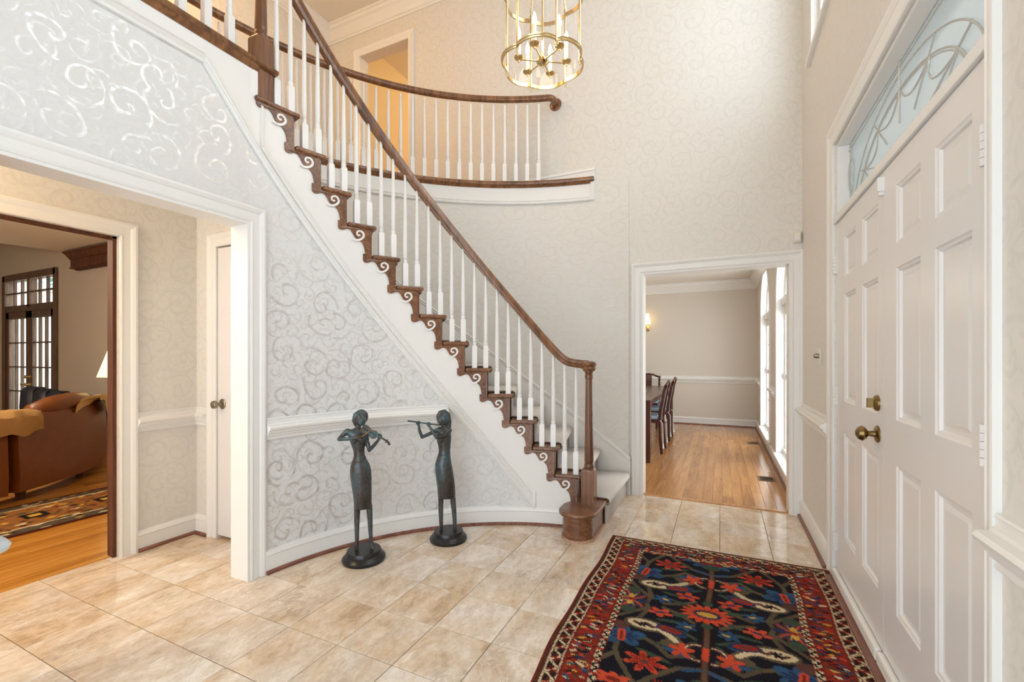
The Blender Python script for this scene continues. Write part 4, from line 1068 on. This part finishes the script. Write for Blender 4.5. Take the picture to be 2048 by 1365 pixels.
def ell(X, Y, c, a, b, rot=0.0):
    x, y = X - c[0], Y - c[1]; cs, sn = math.cos(rot), math.sin(rot)
    return np.hypot((x*cs + y*sn)/a, (-x*sn + y*cs)/b)
def petal(X, Y, c, r0, r1, n, ph=0.0, sq=1.0):
    x, y = X - c[0], (Y - c[1])/sq; th = np.arctan2(y, x) + ph; r = np.hypot(x, y)
    return r/(r0 + (r1 - r0)*(np.abs(np.cos(n*th/2))**1.2))
RW, RL = 1.265, 2.15
def rug_col(X, V):
    rng = np.random.RandomState(4)
    jit = .0022*np.sin(V*510 + 3*np.sin(X*210)) + .0018*np.sin(X*610 + 2*np.cos(V*170))
    Xj, Vj = X + jit, V + jit[::-1]
    c = np.empty(X.shape + (3,)); c[:] = K['navy']
    def P(mask, k): c[mask] = K[k]
    per = 1.58
    Wc = np.abs(((Vj) % per) - .79); up = (((Vj) % per) < .79)
    AX = np.abs(Xj)
    # vines
    for L in ([(0, .43), (.10, .46), (.20, .56), (.26, .64)], [(.25, .63), (.33, .50), (.355, .44), (.36, .30)], [(.36, .26), (.31, .18), (.265, .06), (.285, .0)], [(.27, .05), (.34, .12), (.42, .20)],
              [(.35, .46), (.41, .54)], [(.05, .36), (.14, .40), (.20, .34), (.26, .31)], [(.20, .02), (.12, .05), (.06, .10)], [(.30, .60), (.38, .72)], [(.10, .60), (.05, .70)]):
        P(poly_d(AX, Wc, L) < .0115, 'olive')
    P((AX < .013) & (Wc > .09) & (Wc < .50), 'olive'); P((AX < .013) & (AX > .009) & (Wc > .10) & (Wc < .50), 'rust')
    # leaves
    for (x, y, a, b, r) in ((.10, .055, .075, .014, .25), (.09, .205, .06, .012, -.5), (.15, .31, .07, .015, .4), (.20, .42, .08, .014, -.3), (.07, .29, .05, .014, .9), (.17, .13, .06, .012, .15), (.30, .33, .05, .02, .3)):
        P(ell(AX, Wc, (x, y), a, b, r) < 1, 'green')
    for (x, y, a, b, r) in ((.11, .36, .07, .016, -.25), (.14, .24, .06, .010, .1), (.05, .45, .05, .010, .4)):
        P(ell(AX, Wc, (x, y), a, b, r) < 1, 'blue')
    # corner and palmette
    P(petal(AX, Wc, (0, .61), .10, .17, 9, .3, .62) < 1, 'blue'); P(petal(AX, Wc, (0, .62), .08, .115, 7, .2, .6) < 1, 'rust')
    for x, y in ((0, .61), (.05, .63), (.085, .60)): P(ell(AX, Wc, (x, y), .024, .014) < 1, 'yel')
    P(ell(AX, Wc, (.115, .615), .014, .01) < 1, 'cream'); P(ell(AX, Wc, (0, .525), .05, .03) < 1, 'green')
    P(petal(AX, Wc, (.335, .625), .05, .09, 8, 0, .45) < 1, 'orange'); P(ell(AX, Wc, (.335, .625), .03, .012) < 1, 'rust')
    # star flowers
    P(petal(AX, Wc, (.228, .475), .022, .092, 7, .5, .75) < 1, 'orange'); P(petal(AX, Wc, (.228, .475), .012, .070, 7, .5, .75) < 1, 'red'); P(ell(AX, Wc, (.228, .475), .016, .012) < 1, 'plum')
    P((np.abs(AX - .17) < .018) & (np.abs(Wc - .57) < .012) & (np.sin(X*520) > -.2), 'red')
    # blue fans with red hearts
    P(petal(AX, Wc, (.345, .325), .055, .105, 5, .2, .8) < 1, 'blue'); P(petal(AX, Wc, (.335, .33), .03, .085, 9, .6, .6) < .8, 'dblue'); P(ell(AX, Wc, (.375, .25), .042, .035) < 1, 'plum')
    d = poly_d(AX, Wc, [(.345, .36), (.35, .33), (.355, .30)]); P(d < .017, 'orange'); P(d < .006, 'rust')
    # botehs
    d = np.minimum(ell(AX, Wc, (.265, .205), .098, .052, -.06), poly_d(AX, Wc, [(.20, .21), (.15, .25), (.12, .285), (.16, .31)])/.026); P(d < 1, 'olive')
    d = np.minimum(ell(AX, Wc, (.265, .205), .082, .037, -.06), poly_d(AX, Wc, [(.21, .215), (.16, .245), (.125, .280)])/.014); P(d < 1, 'cream')
    P(poly_d(AX, Wc, [(.20, .205), (.235, .215), (.255, .195), (.285, .215), (.315, .20)]) < .0085, 'plum'); P(petal(AX, Wc, (.275, .207), .008, .026, 6) < 1, 'black')
    d = ell(AX, Wc, (.150, .205), .070, .030, -.22); P(d < 1, 'dblue'); d = ell(AX, Wc, (.155, .203), .052, .020, -.22); P(d < 1, 'red'); P(ell(AX, Wc, (.155, .203), .03, .007, -.22) < 1, 'plum')
    # centre rosette
    P(petal(AX, Wc, (0, 0), .082, .125, 16, 0, .72) < 1, 'orange'); P(petal(AX, Wc, (0, 0), .060, .10, 16, .2, .7) < .72, 'red')
    P(ell(AX, Wc, (0, 0), .062, .034) < 1, 'dblue'); P(ell(AX, Wc, (0, 0), .046, .022) < 1, 'yel')
    P(ell(AX, Wc, (0, .105), .026, .022) < 1, 'green')
    # crescents on the stem
    d = np.abs(ell(AX, Wc, (.028, .325), .055, .055) - 1); P((d < .22) & (AX > .02), 'plum'); P((d < .05) & (AX > .02), 'cream')
    P(petal(AX, Wc, (.095, .335), .018, .055, 5, .3) < 1, 'orange'); P((AX < .014) & (np.abs(Wc - .325) < .045), 'orange')
    # side flowers
    P(petal(AX, Wc, (.365, 0), .06, .095, 10, 0, 1.1) < 1, 'plum'); f = petal(AX, Wc, (.365, 0), .03, .09, 10, .1, 1.0); P(f < .95, 'dblue'); P((f < .95) & (np.sin(np.arctan2(Wc, AX - .365)*10) > .3), 'yel'); P((f < .95) & (np.sin(np.arctan2(Wc, AX - .365)*5 + 1) > .55), 'orange')
    P(ell(AX, Wc, (.365, .03), .014, .024) < 1, 'yel'); P(ell(AX, Wc, (.365, 0), .013, .014) < 1, 'red'); P(ell(AX, Wc, (.365, .10), .04, .03) < 1, 'green')
    # small blue and red blossoms
    for (x, y, u) in ((.21, .065, True), (.09, .145, False)):
        mk = (up == u); P((petal(AX, Wc, (x, y), .026, .052, 6, .4, .8) < 1) & mk, 'blue'); P((ell(AX, Wc, (x - .01, y), .018, .007, .3) < 1) & mk, 'yel')
    for (x, y, u) in ((.21, .068, False), (.10, .14, True)):
        mk = (up == u); P((petal(AX, Wc, (x, y), .026, .062, 5, .9, .7) < 1) & mk, 'orange'); P((ell(AX, Wc, (x, y), .030, .008, .25) < 1) & mk, 'dblue')
    # borders: distance to the nearest edge
    e = np.minimum(np.minimum(RW/2 - AX, Vj*1.25), (RL - Vj)*1.25)
    along = np.where(RW/2 - AX < Vj*1.25, Vj, Xj)
    P(e < .236, 'rust')
    g = (e > .205) & (e < .233); P(g, 'cream'); tri = np.abs(((along*26) % 1) - .5)*2; P(g & (np.abs((e - .207)/.024 - tri) < .30), 'black'); P(g & (np.sin(along*81) > .86), 'red')
    rb = (e > .094) & (e < .20); P(rb, 'red')
    names = ['rust', 'dblue', 'yel', 'black', 'orange', 'cream', 'blue', 'green', 'rust', 'black', 'rust', 'dblue', 'brown', 'black', 'rust', 'plum']
    for i in range(2200):
        s_ = rng.uniform(0, RL + RW); ee = rng.uniform(.105, .196); kk = names[rng.randint(len(names))]; a = rng.uniform(.010, .024); b = rng.uniform(.003, .008)
        side = rng.choice([-1, 1]); rt = rng.uniform(-.6, .6)
        if s_ < RL: cx_, cy_ = side*(RW/2 - ee), s_
        else: cx_, cy_ = (s_ - RL) - RW/2, ee/1.25
        i0, i1 = np.searchsorted(V[:, 0], [cy_ - .03, cy_ + .03]); j0, j1 = np.searchsorted(X[0], [cx_ - .03, cx_ + .03])
        if i1 <= i0 or j1 <= j0: continue
        sl = (slice(i0, i1), slice(j0, j1)); mk = (ell(Xj[sl], Vj[sl], (cx_, cy_), a, b, rt) < 1) & rb[sl]
        sub = c[sl]; sub[mk] = K[kk]
    g = (e > .026) & (e < .090); P(g, 'cream')
    ph = (along*14) % 1; sc_ = np.abs(e - .058 - .017*np.sin(along*88)); P(g & (np.abs(e - .058) < .024) & (sc_ > .007), 'brown'); P(g & (np.abs(e - .058) < .022) & (sc_ > .015), 'black'); P(g & (np.abs(ph - .5) < .07) & (np.abs(e - .058) < .018), 'red'); P(g & (np.abs(((along*28) % 1) - .5) < .05), 'rust')
    P((e > .088) & (e < .101), 'rust'); P((e > .196) & (e < .206), 'rust'); P(e < .026, 'brown'); P(e < .008, 'rust')
    sh = 1 + .10*np.sin(V*37 + 2*np.sin(V*9)) ; c *= sh[..., None]
    return np.clip(c, 0, 1)
rug = grid_mesh('oriental_rug', RW, RL, 340, 560, rug_col, RUGM, .009, lambda X, V: .002*np.sin(V*7 + X*2)*np.clip(V*3, 0, 1))
rug.location = (-.062, 3.165, .0005); rug.rotation_euler = (0, 0, .012)
tag(rug, 'navy and rust oriental rug with flowers and botehs before the front door', 'rug')

# ================================================================ small things on the walls
sw = thing('light_switch', 'ivory double toggle switch plate on the back wall by the newel', 'switch', (-.918, YB, 1.27))
MB().box(-.960, -.876, YB - .007, YB, 1.207, 1.333).build('plate', IVORY, sw, bevel=.004)
for z in (1.285, 1.255): MB().box(-.924, -.912, YB - .018, YB - .006, z - .010, z + .010).build('toggle', NICKEL, sw, bevel=.003)
s2 = thing('light_switch', 'ivory switch plate with a round brass dimmer beside the front door', 'switch', (XR, 3.50, 1.27))
MB().box(XR - .007, XR, 3.46, 3.54, 1.215, 1.325).build('plate', IVORY, s2, bevel=.004)
MB().lathe([(.001, 0), (.016, 0), (.015, -.02), (.010, -.03), (.001, -.03)], (XR - .006, 3.50, 1.275), 16, 'x').build('dimmer_knob', NICKEL, s2, smooth='auto')
pr_ = thing('motion_sensor', 'small white motion sensor high in the corner over the dining opening', 'sensor', (.555, YB, 2.20))
m = MB(); m.rings([[(.527, YB, 2.175), (.583, YB, 2.175), (.583, YB, 2.265), (.527, YB, 2.265)], [(.530, YB - .03, 2.180), (.580, YB - .03, 2.180), (.580, YB - .034, 2.262), (.530, YB - .034, 2.262)], [(.538, YB - .042, 2.190), (.572, YB - .042, 2.190), (.572, YB - .045, 2.255), (.538, YB - .045, 2.255)]]); m.build('housing', IVORY, pr_, bevel=.003)
MB().box(.540, .570, YB - .046, YB - .040, 2.192, 2.222).build('lens', TRIM, pr_, bevel=.004)

# ================================================================ console table at the left edge
ct = thing('console_table', 'white console table with pale blue marble top at the left edge', 'table', (-2.22, .13, 0))
def tp(o):
    P = []
    for i in range(7):
        a = D(90 - 90*i/6); P.append((-2.10 + (.07 + o)*math.cos(a), .545 + (.07 + o)*math.sin(a)))
    for i in range(7):
        a = D(0 - 90*i/6); P.append((-2.10 + (.07 + o)*math.cos(a), -.30 + (.07 + o)*math.sin(a)))
    return P + [(-2.385, -.37 - o), (-2.385, .615 + o)]
m = MB(); m.rings([[(x, y, z) for x, y in tp(o)] for o, z in ((-.014, .640), (-.012, .648), (.006, .655), (.010, .668), (.002, .680), (-.004, .683))]); m.build('marble_top', PALE, ct, smooth='auto')
m = MB(); m.poly(tp(-.03), lambda x, y: (x, y, .56), lambda x, y: (x, y, .640)); m.build('apron', TRIM, ct)
for x, y in ((-2.10, .52), (-2.10, -.28), (-2.345, .52), (-2.345, -.28)):
    MB().lathe([(.001, 0), (.012, 0), (.018, .03), (.014, .05), (.022, .45), (.026, .5), (.026, .565), (.001, .565)], (x, y, 0), 14).build('leg', TRIM, ct, smooth='auto')

# ================================================================ dining room furniture
dt = thing('dining_table', 'dark mahogany dining table with square legs seen through the opening', 'table', (-1.32, 6.9, 0))
MB().box(-1.88, -.755, 5.49, 8.30, .715, .752).build('tabletop', MAHOG, dt, bevel=.008)
MB().box(-1.83, -.80, 5.54, 8.25, .655, .716).build('apron', MAHOG, dt)
for x in (-.795, -1.84):
    for y in (5.53, 8.26): 
        m = MB(); m.rings([[(x + q*a, y + q*b, z) for a, b in ((-1, -1), (1, -1), (1, 1), (-1, 1))] for q, z in ((.032, 0), (.034, .05), (.038, .62), (.042, .66), (.042, .715))]); m.build('leg', MAHOG, dt)
def dining_chair(name, label, loc, rz):
    t = thing(name, label, 'chair', loc, rz, 'dining chairs around the mahogany table')
    L = dict(local=True)
    MB().box(-.23, .23, -.22, .21, .40, .445).build('seat', MAHOG, t, bevel=.006, **L)
    m = MB(); m.rings([[(x*w_, y*w_ - .005, z) for x, y in [(.215, -.20), (.215, .19), (-.215, .19), (-.215, -.20)]] for w_, z in ((.97, .445), (1.0, .455), (1.0, .475), (.95, .490))]); cu = m.build('cushion', CUSH, t, bevel=.008, **L)
    for x in (-.205, .205):
        m = MB(); m.rings([[(x + q*a, -.195 + q*b, z) for a, b in ((-1,-1),(1,-1),(1,1),(-1,1))] for q, z in ((.016, 0), (.018, .2), (.022, .40))]); m.build('leg', MAHOG, t, **L)
        pts = [(x, .235, 0), (x, .215, .2), (x, .205, .42), (x*.98, .215, .55), (x*.96, .245, .70), (x*.95, .262, .82), (x*.93, .290, .90)]
        MB().tube(pts, .02, prof=[(-.016, -.018), (.016, -.018), (.016, .018), (-.016, .018)]).build('leg', MAHOG, t, **L)
        for dz in (.02,):
            MB().tube([(x*1.08, .215, .44), (x*1.12, .245 + dz*.2, .40), (x*1.12, .25 + dz*.3, .16 - dz)], .0045, 6).build('tassel_cord', ROPE, cu, **L)
            MB().lathe([(.001, .06), (.008, .055), (.009, .045), (.007, .04), (.014, 0), (.001, 0)], (x*1.12, .25 + dz*.3, .10 - dz), 8).build('tassel', ROPE, cu, **L)
    MB().tube([(-.215, .288, .895), (-.15, .295, .905), (-.08, .30, .935), (0, .30, .945), (.08, .30, .935), (.15, .295, .905), (.215, .288, .895)], .018, 8).build('crest_rail', MAHOG, t, smooth=True, **L)
    m = MB(); m.rings([[(-.06, y - .007, z), (.06, y - .007, z), (.06, y + .007, z), (-.06, y + .007, z)] for y, z in ((.205, .44), (.215, .55), (.245, .70), (.265, .82), (.295, .93))]); m.build('splat', MAHOG, t, **L)
    return t
dining_chair('dining_chair', 'nearest dark dining chair with a striped cushion and white tassels', (-.93, 6.30, 0), -PI/2)
dining_chair('dining_chair', 'second dark dining chair with white tassels, beyond the nearest one', (-.93, 7.25, 0), -PI/2)
dining_chair('dining_chair', 'dark dining chair at the far end of the table', (-1.22, 8.35, 0), 0)
ht = thing('serving_tray', 'grey tray lying on the dining table', 'tray', (-1.2, 6.6, .752))
MB().box(-1.40, -.98, 6.35, 6.95, .752, .762).build('plate', NICKEL, ht, bevel=.003); MB().box(-1.42, -.96, 6.33, 6.35, .752, .785).build('rim', NICKEL, ht)
sc_ = thing('wall_sconce', 'lit candle sconce with a small shade on the dining far wall', 'lamp', (-1.295, YD, 1.85))
MB().lathe([(.001, 0), (.05, 0), (.05, -.012), (.03, -.02), (.001, -.02)], (-1.295, YD, 1.82), 18, 'y').build('backplate', BRASS, sc_, smooth='auto')
MB().tube([(-1.295, YD - .02, 1.82), (-1.295, YD - .08, 1.78), (-1.295, YD - .13, 1.80), (-1.295, YD - .13, 1.88)], .008, 8).build('arm', BRASS, sc_, smooth=True)
MB().lathe([(.075, 1.90), (.040, 2.10)], (-1.295, YD - .13, 0), 20).build('lamp_shade', SHADE, sc_, smooth=True)
for y0, y1, lab in ((5.21, 5.40, 'near dark metal floor vent under the dining windows'), (7.33, 7.50, 'far dark metal floor vent under the dining windows')):
    fv = thing('floor_vent', lab, 'vent', (.43, (y0+y1)/2, 0))
    MB().box(.355, .505, y0, y1, 0, .004).build('frame', VENT, fv, bevel=.002)
    MB().box(.372, .488, y0 + .02, y1 - .02, .0035, .0048).build('opening', VENTD, fv)
    for i in range(6):
        y = y0 + .03 + (y1 - y0 - .06)*i/5
        MB().tube([(.374 + .0228*j, y + (.008 if j % 2 else -.008), .0055) for j in range(6)], .0022, 5).build('grille_bar', VENT, fv)

# ================================================================ living room beyond the vestibule
YL = 3.4
FX0, FX1, FZ = -11.66, -9.66, 2.68
wall('wall_living_far', [(-12.3, FX0, YL, YL + .12, 0, 3.5), (FX1, -3.6, YL, YL + .12, 0, 3.5), (FX0, FX1, YL, YL + .12, FZ, 3.5)], LIVW, 'pale far wall of the living room with the garden doors')
wall('wall_living_near', [(-12.3, XV - .09, -1.0, -.9, 0, 3.5)], LIVW, 'pale near wall of the living room out of view')  # unseen, added to shut sky light out of the living room
wall('wall_living_left', [(-12.3, -12.2, -.9, YL, 0, 3.5)], LIVW, 'pale left wall of the living room')
m = MB(); m.rings([[(-3.6, y, 2.87), (-9.1, y, 2.87), (-12.3, y, 3.40), (-12.3, y, 3.50), (-9.1, y, 2.97), (-3.6, y, 2.97)] for y in (-.9, YL)])
struct(m.build('ceiling_living', CEIL), 'cream living room ceiling that slopes up to the left', 'ceiling')
struct(MB().sweep(BASEP, [(FX1 + .1, YL, 0, 0, -1), (-3.6, YL, 0, 0, -1)]).build('baseboard_living', TRIM), 'white baseboard of the living room far wall', 'baseboard')
fd = thing('door_4', 'dark-framed french doors with divided transom to the garden', 'door', (-10.66, YL, 0), kind='structure')
fw = .085
MB().box(FX0 - .03, FX0 + fw, YL - .03, YL + .1, 0, FZ + .02).box(FX1 - fw, FX1 + .03, YL - .03, YL + .1, 0, FZ + .02).box(FX0, FX1, YL - .03, YL + .1, FZ - fw, FZ + .03).box(FX0 + fw, FX1 - fw, YL - .02, YL + .09, 2.05, 2.16).build('frame', MUNT, fd, bevel=.006)
xm = (FX0 + FX1)/2
MB().box(xm - .045, xm + .045, YL - .02, YL + .08, 2.12, FZ - .05).build('transom_post', MUNT, fd)
for (xa, xb) in ((FX0 + fw, xm - .045), (xm + .045, FX1 - fw)):
    for i in (1, 2): x = xa + (xb - xa)*i/3; MB().box(x - .012, x + .012, YL, YL + .04, 2.15, FZ - fw).build('muntin', MUNT, fd)
    MB().box(xa, xb, YL, YL + .04, 2.365, 2.39).build('muntin', MUNT, fd)
    for i in range(3):
        for za, zb2 in ((2.16, 2.366), (2.389, FZ - fw)): MB().box(xa + (xb - xa)*i/3 + .011, xa + (xb - xa)*(i+1)/3 - .011, YL + .018, YL + .022, za, zb2).build('pane', GLASS, fd)
for (xa, xb, side) in ((FX0 + fw, xm, 0), (xm, FX1 - fw, 1)):
    st_ = .115
    lf = MB().box(xa, xa + st_, YL - .01, YL + .05, .02, 2.05).box(xb - st_, xb, YL - .01, YL + .05, .02, 2.05).box(xa, xb, YL - .01, YL + .05, 1.93, 2.05).box(xa, xb, YL - .01, YL + .05, .02, .25).build('door_leaf', MUNT, fd, bevel=.005)
    for i in (1, 2): x = xa + st_ + (xb - xa - 2*st_)*i/3; MB().box(x - .011, x + .011, YL, YL + .04, .25, 1.93).build('muntin', MUNT, lf)
    for z in (.67, 1.09, 1.51): MB().box(xa + st_, xb - st_, YL, YL + .04, z - .011, z + .011).build('muntin', MUNT, lf)
    for i in range(3):
        for za, zb2 in ((.25, .66), (.68, 1.08), (1.10, 1.50), (1.52, 1.93)): MB().box(xa + st_ + (xb - xa - 2*st_)*i/3 + .010, xa + st_ + (xb - xa - 2*st_)*(i+1)/3 - .010, YL + .018, YL + .022, za, zb2).build('pane', GLASS, lf)
for z, x in ((.80, xm + .06), (.93, xm + .06), (.80, xm - .06)):
    MB().lathe([(.001, 0), (.03, 0), (.028, -.01), (.012, -.014), (.012, -.05), (.028, -.06), (.026, -.08), (.001, -.085)], (x, YL - .01, z), 14, 'y').build('handle', BRASS, fd, smooth='auto')
# cornice shelf
cn = thing('window_cornice', 'dark wooden cornice shelf below the living room ceiling', 'shelf', (-8.0, YL, 2.62))
MB().sweep([(0, .0), (.10, 0), (.10, .02), (.085, .02), (.085, .135), (.10, .14), (.12, .165), (.16, .215), (.18, .22), (.18, .24), (0, .24)], [(-9.0, YL, 2.61, 0, -1), (-6.6, YL, 2.61, 0, -1)]).build('shelf_board', DARKW, cn)
MB().box(-8.95, -6.65, YL - .05, YL, 2.59, 2.612).build('shelf_cleat', DARKW, cn)
# garden: tree, porch columns, brick pier
for (x, y, r, h, lab) in ((-16.0, 5.9, 1.5, 3.0, 'green leafy tree seen through the right french door'), (-19.5, 6.6, 1.6, 2.6, 'second green tree behind the porch columns')):
    tr = thing('garden_tree', lab, 'tree', (x, y, 0), group='trees in the garden')
    MB().lathe([(.001, 0), (.14, 0), (.10, .6), (.08, 1.4), (.001, 1.5)], (x, y, 0), 10).build('trunk', MUNT, tr)
    rn = random.Random(int(x*10)); m = MB()
    for i in range(1400):
        u, v, q = rn.uniform(0, 2*PI), math.acos(rn.uniform(-1, 1)), r*rn.uniform(.55, 1)**.5
        c = Vector((x + q*math.sin(v)*math.cos(u), y + q*math.sin(v)*math.sin(u), h*.55 + .2 + q*1.05*math.cos(v)))
        a = Vector((rn.gauss(0, 1), rn.gauss(0, 1), rn.gauss(0, 1))).normalized()*.13; b = a.orthogonal().normalized()*.08
        m.add([c - a, c + b, c + a, c - b], [(0, 1, 2, 3)])
    fo = m.build('foliage', LEAF, tr); fo['kind'] = 'stuff'
for x, py, pr, lab in ((-13.2, 4.3, .26, 'wide pale porch column outside the left french door'), (-12.78, 4.2, .09, 'slim pale porch column outside the right french door')):
    pc = thing('porch_column', lab, 'column', (x, py, 0), group='porch columns')
    MB().lathe([(.001, .1), (pr, .1), (pr, 2.7), (.001, 2.7)], (x, py, 0), 24).build('shaft', STONEW, pc, smooth='auto')
    MB().box(x - pr - .03, x + pr + .03, py - pr - .03, py + pr + .03, 0, .12).build('plinth', STONEW, pc)
    MB().box(x - pr - .03, x + pr + .03, py - pr - .03, py + pr + .03, 2.65, 2.8).build('capital', STONEW, pc)
struct(MB().box(-24, -3, YL + .12, 16, -.12, -.03).build('ground', plain('lawn', srgb(110, 150, 90), .9, noise=.3)), 'green lawn outside the french doors', 'lawn')

# sofa: two sections seen from behind
sofa = thing('sectional_sofa', 'brown leather sectional sofa seen from behind', 'sofa', (-5.9, 1.9, 0))
def back(name, pts, h, th=.24, z0=.09):
    P = [Vector((x, y)) for x, y in pts]; rs = []
    for i, p in enumerate(P):
        t = (P[min(i+1, len(P)-1)] - P[max(i-1, 0)]).normalized(); n = Vector((-t.y, t.x))
        if n.x > 0: n = -n
        sec = [(0, z0), (-.01, z0 + .15), (.0, h*.55), (.015, h - .08), (.04, h - .02), (.10, h), (th - .06, h - .02), (th, h - .10), (th, z0)]
        rs.append([(p.x + n.x*o, p.y + n.y*o, z) for o, z in sec])
    return MB().rings(rs).build(name, LEATHER, sofa, smooth='auto')
back('back_section', [(-5.50, 1.69), (-5.57, 1.81), (-5.65, 1.94), (-5.75, 2.09), (-5.87, 2.24), (-6.02, 2.39), (-6.22, 2.54), (-6.48, 2.69), (-6.79, 2.84), (-7.1, 2.95)], .77)
back('back_section', [(-5.42, .6), (-5.42, 1.1), (-5.425, 1.4), (-5.45, 1.61)], .76)
m = MB(); m.rings([[(x + o*.9, y - o*.35, z) for o, z in ((0, .20), (.7, .20), (.7, .44), (.66, .47), (0, .47))] for x, y in ((-6.45, .6), (-6.5, 1.5), (-6.7, 2.05), (-6.9, 2.65))]); m.build('seat', LEATHER, sofa, smooth='auto')
m = MB(); m.tube([(-5.74, 1.84, .76), (-5.86, 2.02, .79), (-6.02, 2.20, .80), (-6.25, 2.38, .79), (-6.5, 2.50, .76)], [.07, .10, .105, .10, .06], 12); m.build('back_cushion', LEATHER, sofa, smooth=True)
for x, y in ((-5.58, 1.74), (-6.05, 2.32), (-5.52, 1.52)): MB().lathe([(.001, 0), (.03, 0), (.04, .10), (.001, .10)], (x - .06, y, 0), 12).build('foot', DARKW, sofa)
bl = thing('blanket', 'tan fleece blanket folded over the left sofa back', 'blanket', (-5.5, 1.2, .76))
rs = []
for i, y in enumerate(np.linspace(.60, 1.84, 34)):
    e_ = max(0, y - 1.55)/.29; d = -.012*math.sin(y*23) - .010*math.sin(y*41 + 1); sh = -.10*e_*e_; dr = -.02*e_**3; w1 = .008*math.sin(y*31); w2 = .006*math.sin(y*53 + 2)
    X = -5.385 + sh
    rs.append([(X + w1, y, .60 + d - dr), (X + .005 + w2, y, .68), (X - .005, y, .755 + dr + w2), (X - .05, y, .800 + dr + w1), (X - .13, y, .812 + dr + w2), (X - .24, y, .806 + dr), (X - .30, y, .74), (X - .30, y, .68), (X - .275, y, .70), (X - .235, y, .776 + dr), (X - .13, y, .782 + dr), (X - .055, y, .770 + dr), (X - .028, y, .72), (X - .022, y, .60 + d - dr)])
MB().rings(rs).build('fleece', TANB, bl, smooth='auto')
th_ = thing('throw_blanket', 'cream knitted throw over the right end of the sofa', 'blanket', (-6.3, 2.6, .77))
rs = []
for j, t_ in enumerate(np.linspace(0, 1, 14)):
    x, y = -5.90 - .87*t_, 2.27 + .54*t_ + .03*math.sin(5*t_); h = .845 - .05*t_ + .006*math.sin(13*t_); w1 = .008*math.sin(17*t_)
    rs.append([(x + .045, y - .085, .66 + w1), (x + .055, y - .07, h - .07), (x + .02, y - .02, h - .01 + w1), (x - .06, y + .08, h + .015), (x - .16, y + .20, h + .01 + w1), (x - .24, y + .30, h - .04), (x - .26, y + .32, .64), (x - .24, y + .30, .64), (x - .22, y + .27, h - .055), (x - .15, y + .19, h - .012), (x - .05, y + .07, h - .01), (x + .01, y - .02, h - .035), (x + .035, y - .065, h - .085), (x + .03, y - .085, .66 + w1)])
MB().rings(rs).build('knit', CRMB, th_, smooth='auto')
ns = thing('loveseat', 'dark leather loveseat back behind the brown sofa, tinted with window blue', 'sofa', (-8.3, 2.6, 0))
MB().box(-8.75, -7.9, 1.8, 2.6, .1, .45).build('seat', BLUELIT, ns, bevel=.03)
for i in range(6):
    a = Vector((-8.50 + .15*i, 2.63 + .072*i)); b = Vector((-8.50 + .15*(i+1), 2.63 + .072*(i+1))); h0 = .86 - .028*i
    rs = []
    for t_ in np.linspace(0, 1, 7):
        p = a.lerp(b, float(t_)); q = .035*math.sin(PI*t_)**.6
        rs.append([(p.x + q*.3, p.y - q, .30), (p.x + q*.4, p.y - .02 - q, .60), (p.x + q*.2, p.y - .01 - q*.8, h0 - .05), (p.x, p.y + .03, h0 + q*.3), (p.x - .03, p.y + .12, h0 - .01 + q*.3), (p.x - .05, p.y + .20, h0 - .08), (p.x - .05, p.y + .20, .30)])
    MB().rings(rs).build('back_channel', BLUELIT, ns, smooth='auto')
fl_ = thing('floor_lamp', 'lamp with a cream conical shade beyond the sofa', 'lamp', (-7.35, 3.16, 0))
MB().lathe([(.001, 0), (.14, 0), (.14, .02), (.03, .04), (.012, .06), (.012, 1.2), (.001, 1.2)], (-7.35, 3.16, 0), 18).build('stand', BRASS, fl_, smooth='auto')
MB().lathe([(.185, 1.00), (.06, 1.40)], (-7.35, 3.16, 0), 28).build('lamp_shade', SHADE, fl_, smooth=True)
point('floor_lamp_bulb', (0, 0, 1.2), 14, (1.0, .74, .42), .06, fl_)
# runner rug
def run_col(X, V):
    rng = np.random.RandomState(9); c = np.empty(X.shape + (3,)); c[:] = hexlin(150, 96, 44)
    def P(mk, k): c[mk] = K[k]
    e = .44 - np.abs(X)
    P(e < .03, 'brown'); P((e > .03) & (e < .14), 'olive'); P((e > .14) & (e < .16), 'cream')
    for i in range(700):
        cx_, cy_ = rng.uniform(-.42, .42), rng.uniform(0, 3.6); k = ['rust', 'yel', 'black', 'olive', 'cream', 'plum', 'yel', 'brown', 'green'][rng.randint(9)]; a, b = rng.uniform(.015, .05), rng.uniform(.008, .03)
        i0, i1 = np.searchsorted(V[:, 0], [cy_ - .06, cy_ + .06]); j0, j1 = np.searchsorted(X[0], [cx_ - .06, cx_ + .06])
        if i1 <= i0 or j1 <= j0: continue
        sl = (slice(i0, i1), slice(j0, j1)); sub = c[sl]; mk = (np.abs(X[sl] - cx_)/b + np.abs(V[sl] - cy_)/a) < 1; sub[mk] = K[k]
    P((e > .46 - .10) & (np.abs(((V*2.2) % 1) - .5) < .16), 'black'); P((e > .46 - .06) & (np.abs(((V*2.2) % 1) - .5) < .08), 'yel')
    return c
run = grid_mesh('runner_rug', .88, 3.6, 120, 300, run_col, RUGM, .010)
run.location = (-4.94, 3.2, .0005)
tag(run, 'patterned brown and gold runner rug on the living room floor', 'rug')
